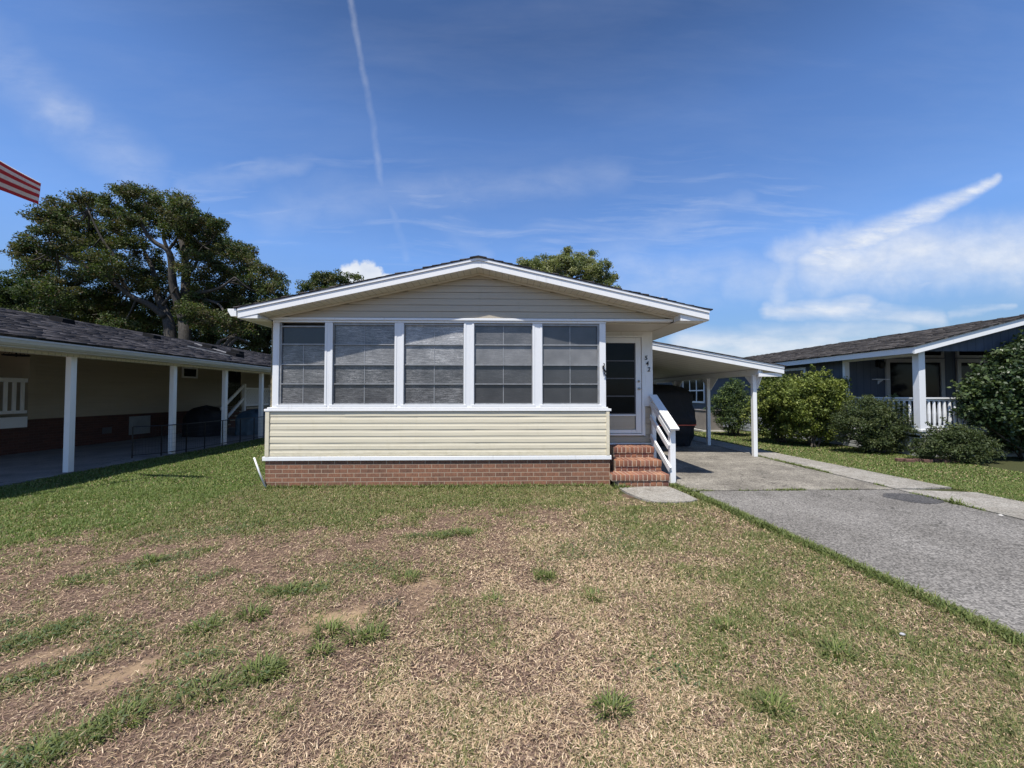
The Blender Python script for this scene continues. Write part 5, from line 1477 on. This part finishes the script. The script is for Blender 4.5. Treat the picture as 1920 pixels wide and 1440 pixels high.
for lab, bl, Y, sd in bts:
    _, n_ = make_tree('broadleaf_tree', lab, bl, Y, None, DKP, per=80, clumps=18, sub=0.55, size=0.18, dspread=2.0, seed=sd, group=back, tips=((0.085, 0.085, 0.04), 0.06), bark='bark_dark'); nl += n_
_, n_ = make_tree('broadleaf_tree', 'small round-topped green tree showing above the left roof slope of the beige house', [(612, 522, 16), (630, 528, 22), (595, 535, 22), (578, 545, 18), (655, 524, 12), (668, 520, 6), (600, 517, 8), (620, 560, 34), (585, 570, 28), (655, 555, 26)], 33, None, OAKP, per=66, clumps=18, sub=0.45, size=0.19, dspread=1.5, seed=21); nl += n_
P2 = [(0.21, 0.23, 0.10), (0.165, 0.19, 0.08), (0.25, 0.255, 0.13), (0.12, 0.145, 0.06)]
_, n_ = make_tree('broadleaf_tree', 'light olive-green tree with upright shoots behind the roof right of the gable peak', [(1064, 476, 10), (1058, 490, 22), (1030, 492, 18), (1020, 505, 26), (1092, 490, 18), (1125, 505, 22), (1060, 510, 34), (985, 505, 18), (1040, 500, 24), (1082, 494, 20), (1108, 492, 14), (1112, 476, 6), (1002, 490, 10), (988, 496, 12), (1004, 505, 20), (1110, 512, 28), (1135, 520, 18), (1150, 518, 10), (1140, 540, 20), (1080, 525, 36), (1040, 540, 36), (1000, 530, 30), (1066, 469, 4), (975, 492, 6)], 25, None, P2, per=70, clumps=34, sub=0.30, size=0.15, dspread=1.2, seed=31, bark='bark_dark', aspect=0.42); nl += n_
# distant hedge line that closes the view between the houses
rg = np.random.default_rng(77)
hb = []
for x in np.arange(-70, 70, 1.3):
    h = 1.5 + 0.9 * rg.random()
    hb.append((x + rg.normal(0, 0.4), 56 + rg.normal(0, 1.5), h, h * 0.95))
cl = clump_points(hb, 10, 0.55, rg); cl = cl[(cl[:, 2] > 0.1) & (cl[:, 2] < 4.3)]
V, L, S, C = leaves(cl, 26, 0.34, rg, DKP)
tag(np_mesh('hedgerow', V, L, S, M['leaf'], None, C), 'low dark line of distant bushes closing the view beyond the houses', 'hedgerow', kind='stuff')
print('tree leaves', nl)

# ------------------------------------------------------------------ shrubs
def make_shrub(name, label, c, blobs, pal, per, size, seed, cat='shrub', clumps=162, sub=0.16, tips=None, mat='leaf', aspect=0.5, up=0.35, group=None, stems=8, shoots=0, fan=0.0):
    rng = np.random.default_rng(seed)
    t = thing(name, label, cat, (c[0], c[1], 0), group)
    B = [(c[0] + x, c[1] + y, z, r) for x, y, z, r in blobs]
    sb = MB()
    for k in range(stems):
        b = B[k % len(B)]
        e = np.array(b[:3]) + rng.normal(0, 0.5, 3) * b[3] * 0.6; a = np.array([c[0] + rng.normal(0, 0.12), c[1] + rng.normal(0, 0.10), 0])
        pp, rr_ = smooth_path([a, (a * 0.6 + e * 0.4) + rng.normal(0, 0.05, 3) * np.array([1, 1, 0]), e], [0.028, 0.02, 0.006]); sb.tube(pp, rr_, 6)
    cl = clump_points(B, clumps, sub, rng)
    cl = cl[cl[:, 2] > 0.05]
    if shoots:   # a few sprigs that stand out of the outline
        ex = []
        for _ in range(shoots):
            b = B[rng.integers(len(B))]; d = rng.normal(size=3); d[2] = abs(d[2]) + 0.6; d /= np.linalg.norm(d)
            p0 = np.array(b[:3]) + d * b[3] * 0.85; p1 = p0 + d * rng.uniform(0.08, 0.28)
            sb.tube([p0 - d * 0.2, p1], [0.008, 0.004], 4)
            for q in np.linspace(0, 1, 4): ex.append(np.append(p0 * (1 - q) + p1 * q, sub * 0.42))
        cl2 = np.array(ex)
    sb.build('stem', M['bark_dark'], t, smooth=True)
    V, L, S, C = leaves(cl, per, size, rng, pal, aspect=aspect, tips=tips, up=up, fan=fan)
    if shoots:
        V2, L2, S2, C2 = leaves(cl2, max(6, per // 4), size, rng, pal, aspect=aspect, up=up)
        V, L, S, C = join([(V, L, S, C), (V2, L2, S2, C2)])
    np_mesh('foliage', V, L, S, M[mat], t, C)
    return t
YG = [(0.165, 0.200, 0.045), (0.135, 0.170, 0.040), (0.20, 0.225, 0.058), (0.10, 0.128, 0.032)]
DG = [(0.060, 0.082, 0.032), (0.075, 0.098, 0.040), (0.048, 0.066, 0.028), (0.092, 0.110, 0.048)]
make_shrub('conifer_shrub', 'feathery dark green shrub with pale tips between the two carport posts', (8.15, 13.6), [(0, 0, 0.55, 0.55), (-0.2, 0.05, 1.0, 0.55), (0.25, 0, 1.1, 0.55), (0, 0, 1.5, 0.42), (0.15, 0.1, 1.8, 0.24), (-0.35, 0, 1.35, 0.3)], [(0.055, 0.088, 0.040), (0.070, 0.105, 0.045), (0.045, 0.075, 0.038)], 42, 0.085, 41, clumps=189, sub=0.17, tips=((0.20, 0.26, 0.07), 0.16), aspect=0.28, shoots=16, fan=0.9)
make_shrub('leafy_shrub', 'yellow-green shrub just behind the front carport post', (8.35, 11.6), [(-0.3, 0, 1.3, 0.5), (0.2, 0.2, 1.55, 0.5), (0.0, 0.0, 0.95, 0.5), (0.5, 0.3, 1.75, 0.42), (-0.1, 0.2, 1.85, 0.32), (-0.5, 0.1, 0.9, 0.42), (0.3, 0.1, 0.6, 0.45), (-0.2, 0, 0.45, 0.42), (0.6, 0.2, 1.3, 0.45)], YG[1:] + [(0.09, 0.12, 0.035)], 40, 0.075, 42, clumps=167, sub=0.16, shoots=10)
make_shrub('leafy_shrub', 'tall bright yellow-green rounded shrub between the front carport post and the porch', (8.75, 10.75), [(-0.45, 0, 1.35, 0.52), (0.1, 0, 1.55, 0.58), (0.55, 0.1, 1.45, 0.5), (-0.2, 0, 0.95, 0.5), (0.45, -0.05, 1.0, 0.48), (0.2, 0.1, 1.92, 0.3), (0.75, 0.1, 1.75, 0.26), (-0.6, 0, 0.95, 0.45), (-0.35, 0, 0.5, 0.42), (0.35, 0, 0.5, 0.42), (-0.75, 0, 1.35, 0.4)], YG, 42, 0.075, 43, clumps=178, sub=0.16, shoots=22)
make_shrub('azalea_shrub', 'broad dark green azalea-like shrub in front of the corner porch steps side', (9.36, 9.55), [(-0.45, 0, 0.6, 0.52), (0.1, -0.1, 0.72, 0.58), (0.55, 0, 0.62, 0.52), (-0.3, 0, 1.0, 0.42), (0.3, 0, 1.08, 0.42), (0.0, 0.1, 1.22, 0.26), (0.7, 0.1, 0.95, 0.34), (-0.65, 0, 0.8, 0.34), (-0.15, -0.2, 0.3, 0.36), (0.5, -0.2, 0.3, 0.36)], DG + [(0.11, 0.135, 0.05)], 54, 0.05, 44, clumps=230, sub=0.14, shoots=6)
make_shrub('round_shrub', 'low round dark shrub beside the white porch post behind the brick edging', (9.84, 8.22), [(0, 0, 0.42, 0.44), (-0.42, 0, 0.34, 0.38), (0.42, 0, 0.34, 0.38), (0.15, 0, 0.54, 0.34), (-0.2, 0, 0.52, 0.33), (0, -0.25, 0.25, 0.3), (0.62, 0, 0.25, 0.26), (-0.62, 0, 0.25, 0.26)], DG, 52, 0.048, 45, clumps=256, sub=0.12, shoots=4)
hb_ = [(-0.98, 0, 0.98, 0.40), (-0.5, 0, 0.9, 0.48), (-0.05, 0.1, 0.6, 0.5), (-1.05, 0, 1.25, 0.40), (-0.9, 0, 1.6, 0.4), (0.9, 0, 0.55, 0.5), (0.35, 0.2, 0.42, 0.45), (1.0, 0.2, 0.38, 0.48), (1.6, 0.2, 0.5, 0.5), (-0.25, 0, 2.15, 0.4), (-0.75, 0, 1.45, 0.55), (0, -0.1, 1.3, 0.8), (0.7, 0, 1.35, 0.75), (-0.55, 0, 1.7, 0.5), (0.1, 0, 1.95, 0.62), (0.75, 0, 2.0, 0.6), (0.35, 0, 2.45, 0.42), (0.9, 0.1, 2.5, 0.42), (0.3, -0.1, 0.9, 0.5), (0.8, 0, 0.85, 0.55), (1.3, 0, 1.5, 0.7), (1.3, 0, 2.2, 0.6)]  # lowest blobs are added foliage, standing in for dark shade beneath the crown
hb_ = [(x * 1.04, y, z * 1.03, r * 1.03) for x, y, z, r in hb_]
make_shrub('holly_tree', 'big glossy dark holly bush hiding the right end of the blue-grey porch', (11.72, 8.38), hb_, [(0.040, 0.066, 0.024), (0.052, 0.082, 0.030), (0.032, 0.052, 0.020), (0.075, 0.105, 0.035)], 46, 0.078, 46, cat='bush', clumps=185, sub=0.17, mat='leaf_gloss', aspect=0.6, shoots=14)
for px, py, lab in ((1683, 850, 'small pale green seedling at the foot of the broad dark shrub'), (1722, 858, 'small leafy weed growing behind the red edging bricks')):
    p = onground(px, py)
    make_shrub('small_plant', lab, (p.x, p.y), [(0, 0, 0.10, 0.14), (0.08, 0, 0.08, 0.10)], [(0.15, 0.20, 0.06), (0.12, 0.17, 0.05)], 16, 0.05, 50 + px, cat='plant', clumps=200, sub=0.06, stems=1)

# ------------------------------------------------------------------ sun and sky
SUN_DIR = Vector((0.235, 0.43, -1.0)).normalized()
sl = bpy.data.lights.new('sun', 'SUN'); sl.energy = 5.0; sl.angle = R(0.53); sl.color = (1.0, 0.955, 0.88)
so_ = bpy.data.objects.new('sun', sl); COL.objects.link(so_)
so_.rotation_euler = SUN_DIR.to_track_quat('-Z', 'Y').to_euler(); so_.location = (-5, -10, 20)
W = bpy.data.worlds.new('World'); SC.world = W; W.use_nodes = True
nt = W.node_tree; bg = nt.nodes['Background']
sky = nt.nodes.new('ShaderNodeTexSky'); sky.sky_type = 'NISHITA'; sky.sun_disc = False
sky.sun_elevation = math.asin(-SUN_DIR.z); sky.sun_rotation = math.atan2(-SUN_DIR.x, -SUN_DIR.y)
sky.altitude = 0; sky.air_density = 1.0; sky.dust_density = 0.3; sky.ozone_density = 6.0
co = nt.nodes.new('ShaderNodeTexCoord').outputs['Generated']
sp = nt.nodes.new('ShaderNodeSeparateXYZ'); nt.links.new(co, sp.inputs[0])
yy = mth(nt, 'MAXIMUM', sp.outputs[1], 0.06)
cb = nt.nodes.new('ShaderNodeCombineXYZ'); nt.links.new(mth(nt, 'DIVIDE', sp.outputs[0], yy), cb.inputs[0]); nt.links.new(mth(nt, 'DIVIDE', sp.outputs[2], yy), cb.inputs[1])
UVS = cb.outputs[0]
def vm(op, a, b=None, s=None):
    n = nt.nodes.new('ShaderNodeVectorMath'); n.operation = op
    for i, v in enumerate((a, b)):
        if v is None: continue
        if isinstance(v, bpy.types.NodeSocket): nt.links.new(v, n.inputs[i])
        else: n.inputs[i].default_value = v
    if s is not None:
        if isinstance(s, bpy.types.NodeSocket): nt.links.new(s, n.inputs['Scale'])
        else: n.inputs['Scale'].default_value = s
    return n.outputs['Value'] if op in ('DOT_PRODUCT', 'LENGTH') else n.outputs['Vector']
def warp(scale, amt, detail=4, vec=None, stretch=(1, 1, 1), rot=0):
    v = mapping(nt, UVS, stretch, rot=(0, 0, rot))
    n = nt.nodes.new('ShaderNodeTexNoise'); n.inputs['Scale'].default_value = scale; n.inputs['Detail'].default_value = detail; n.inputs['Roughness'].default_value = 0.6
    nt.links.new(v, n.inputs['Vector'])
    return vm('ADD', vec or UVS, vm('SCALE', vm('SUBTRACT', n.outputs['Color'], (0.5, 0.5, 0.5)), s=amt))
def uvp(px, py):
    x, y, z = ray(px, py); return (x / y, z / y, 0)
def capsule(P, p, q, w0, w1, soft=1.0):
    a, b = Vector(uvp(*p)), Vector(uvp(*q)); d = b - a
    w0, w1 = w0 / FPX, w1 / FPX
    pa = vm('MULTIPLY', vm('SUBTRACT', P, tuple(a)), (1, 1, 0))
    t = mth(nt, 'MULTIPLY', vm('DOT_PRODUCT', pa, tuple(d)), 1 / d.length_squared, True)
    dist = vm('LENGTH', vm('SUBTRACT', pa, vm('SCALE', tuple(d), s=t)))
    w = mth(nt, 'ADD', w0, mth(nt, 'MULTIPLY', t, w1 - w0))
    n = nt.nodes.new('ShaderNodeMapRange'); n.interpolation_type = 'SMOOTHSTEP'
    nt.links.new(mth(nt, 'DIVIDE', dist, w), n.inputs[0])
    n.inputs[1].default_value = 1.0; n.inputs[2].default_value = 1.0 - soft; n.inputs[3].default_value = 0; n.inputs[4].default_value = 1
    return n.outputs[0]
def mx(*a):
    r = a[0]
    for b in a[1:]: r = mth(nt, 'MAXIMUM', r, b)
    return r
def tex(scale, stretch, rot=0, lo=0.35, hi=0.65, detail=6, P=None):
    v = mapping(nt, P or UVS, stretch, rot=(0, 0, rot))
    return ramp(nt, noise(nt, v, scale, detail, 0.62, 0.3), [(lo, (0, 0, 0)), (hi, (1, 1, 1))])
Wsoft = warp(3.2, 0.05, 5); Wfine = warp(16, 0.02, 6, Wsoft)
Wl = warp(20, 0.02, 5, warp(4, 0.05, 4, None, (0.6, 2.0, 1)))
# contrail, thin and broken
tr = [(652, -40), (664, 40), (680, 130), (698, 220), (708, 300), (716, 350), (742, 412), (762, 485)]
ct = None
Wc = warp(22, 0.010, 3)
for i in range(len(tr) - 1):
    c = capsule(Wc, tr[i], tr[i + 1], 9 + i * 0.6, 9 + i * 0.6, 1.0)
    k = (0.18, 0.17, 0.14, 0.14, 0.13, 0.10, 0.09)[i]
    c = mth(nt, 'MULTIPLY', c, k); ct = c if ct is None else mx(ct, c)
ct = mth(nt, 'MULTIPLY', ct, mth(nt, 'ADD', 0.5, mth(nt, 'MULTIPLY', tex(14, (1, 1, 1)), 0.6)))
# long streak and cirrus field on the right
Ws = warp(18, 0.018, 5, warp(5, 0.02, 3))
Wr = warp(11, 0.06, 6, warp(3.4, 0.10, 4))
st1 = mx(capsule(Ws, (1872, 334), (1740, 400), 12, 34), capsule(Ws, (1740, 400), (1650, 438), 34, 44), capsule(Ws, (1650, 438), (1540, 480), 44, 60))
st1 = mth(nt, 'MULTIPLY', st1, mth(nt, 'ADD', 0.50, mth(nt, 'MULTIPLY', tex(11, (1.0, 4.0, 1), rot=-0.45), 0.42)))
body = mx(capsule(Wr, (1530, 500), (1900, 485), 80, 100), mth(nt, 'MULTIPLY', capsule(Wr, (1480, 480), (1580, 455), 55, 55), 0.8), mth(nt, 'MULTIPLY', capsule(Wr, (1510, 455), (1455, 565), 50, 44), 0.6), capsule(Wr, (1700, 480), (2100, 470), 100, 130), mth(nt, 'MULTIPLY', capsule(Wr, (1380, 520), (1480, 530), 60, 70), 0.45))
body = mth(nt, 'MULTIPLY', body, mth(nt, 'ADD', 0.46, mth(nt, 'MULTIPLY', tex(5.5, (1.0, 2.0, 1), rot=-0.3, lo=0.3, hi=0.7, detail=8), 0.42)))
low = mx(capsule(Wl, (1440, 580), (1620, 576), 24, 44), mth(nt, 'MULTIPLY', capsule(Wl, (1590, 585), (1760, 600), 36, 26), 0.7), mth(nt, 'MULTIPLY', capsule(Wl, (1780, 590), (1905, 576), 14, 9), 0.45), mth(nt, 'MULTIPLY', capsule(Wl, (1700, 543), (1830, 522), 14, 8), 0.4))
low = mth(nt, 'MULTIPLY', low, mth(nt, 'ADD', 0.42, mth(nt, 'MULTIPLY', tex(8, (0.8, 4, 1), detail=8), 0.45)))
bank = mx(mth(nt, 'MULTIPLY', capsule(Wl, (1400, 625), (1700, 620), 30, 30), 0.6), capsule(Wfine, (1290, 655), (1560, 655), 52, 44, 0.7), capsule(Wfine, (1560, 660), (1900, 640), 46, 40, 1.0))
bank = mth(nt, 'MULTIPLY', bank, mth(nt, 'ADD', 0.40, mth(nt, 'MULTIPLY', tex(6, (0.7, 3.5, 1), detail=8), 0.45)))
# faint veils
Wv = warp(8, 0.05, 5, warp(2.2, 0.16, 4))
veil = mx(mth(nt, 'MULTIPLY', capsule(Wv, (-60, 60), (260, 330), 110, 90), 0.16), mth(nt, 'MULTIPLY', capsule(Wv, (110, 205), (170, 235), 70, 60), 0.26), mth(nt, 'MULTIPLY', capsule(Wv, (350, 355), (560, 320), 34, 26), 0.15), mth(nt, 'MULTIPLY', capsule(Wv, (520, 400), (1150, 330), 75, 60), 0.13),
          mth(nt, 'MULTIPLY', capsule(Wv, (1130, 480), (1400, 380), 46, 30), 0.18), mth(nt, 'MULTIPLY', capsule(Wv, (1160, 510), (1500, 530), 60, 70), 0.26), mth(nt, 'MULTIPLY', capsule(Wv, (850, 440), (900, 460), 40, 40), 0.12))
veil = mth(nt, 'MULTIPLY', veil, mth(nt, 'ADD', 0.35, mth(nt, 'MULTIPLY', tex(4.5, (1.0, 2.6, 1), rot=0.15, lo=0.35, hi=0.68, detail=7), 0.9)))
haze_lo = mth(nt, 'MULTIPLY', tex(2.2, (0.8, 3.5, 1), lo=0.42, hi=0.8), 0.05)
Wfib = warp(2.0, 0.10, 2)
fib = mth(nt, 'MULTIPLY', tex(5.0, (0.55, 5.5, 1), rot=0.22, lo=0.50, hi=0.80, detail=9, P=Wfib), capsule(Wv, (300, 400), (1500, 420), 190, 190))
fib = mth(nt, 'MULTIPLY', fib, 0.30)
fib2 = mth(nt, 'MULTIPLY', tex(4.0, (0.5, 5.0, 1), rot=-0.35, lo=0.50, hi=0.80, detail=9, P=Wfib), capsule(Wv, (1050, 470), (1500, 400), 120, 120))
veil = mx(veil, fib, mth(nt, 'MULTIPLY', fib2, 0.34))
# cumulus head
Wq = warp(45, 0.028, 6, warp(14, 0.022, 3))
cu = mx(capsule(Wq, (652, 512), (668, 500), 20, 15, 0.6), capsule(Wq, (684, 502), (706, 512), 17, 16, 0.6), capsule(Wq, (668, 512), (700, 514), 20, 18, 0.6), capsule(Wq, (650, 524), (758, 522), 16, 10, 0.7), capsule(Wq, (1232, 562), (1240, 561), 7, 6, 0.8))
cu = mth(nt, 'MULTIPLY', cu, 0.95)
cl_ = mx(ct, st1, body, low, bank, veil, haze_lo, cu)
front = mth(nt, 'GREATER_THAN', sp.outputs[1], 0.06)
cl_ = mth(nt, 'MULTIPLY', cl_, front, True)
shade = ramp(nt, noise(nt, mapping(nt, UVS, (1, 1.6, 1)), 16, 4), [(0.3, (5.6, 6.1, 7.0)), (0.7, (7.2, 7.4, 7.7))])
# thin high haze lifts the middle of the sky
gain = ramp(nt, sp.outputs[2], [(0.0, (0.42,) * 3), (0.12, (0.45,) * 3), (0.22, (0.64,) * 3), (0.32, (0.80,) * 3), (0.55, (0.72,) * 3), (0.68, (0.50,) * 3), (0.95, (0.44,) * 3)])
hs = nt.nodes.new('ShaderNodeHueSaturation'); hs.inputs['Saturation'].default_value = 1.10; hs.inputs['Hue'].default_value = 0.506; nt.links.new(mix(nt, 1, sky.outputs[0], gain, 'MULTIPLY'), hs.inputs['Color'])
g2 = vm('SCALE', hs.outputs[0], s=2.0)
final = mix(nt, cl_, g2, shade)
nt.links.new(final, bg.inputs['Color'])
bg.inputs['Strength'].default_value = 0.10
W.cycles.sampling_method = 'MANUAL'; W.cycles.sample_map_resolution = 512

SC.view_settings.view_transform = 'Standard'
SC.view_settings.look = 'None'
SC.view_settings.exposure = 0.33
SC.view_settings.gamma = 1.0
SC.render.resolution_x, SC.render.resolution_y = 1024, 768
SC.cycles.max_bounces = 8
SC.cycles.transparent_max_bounces = 8
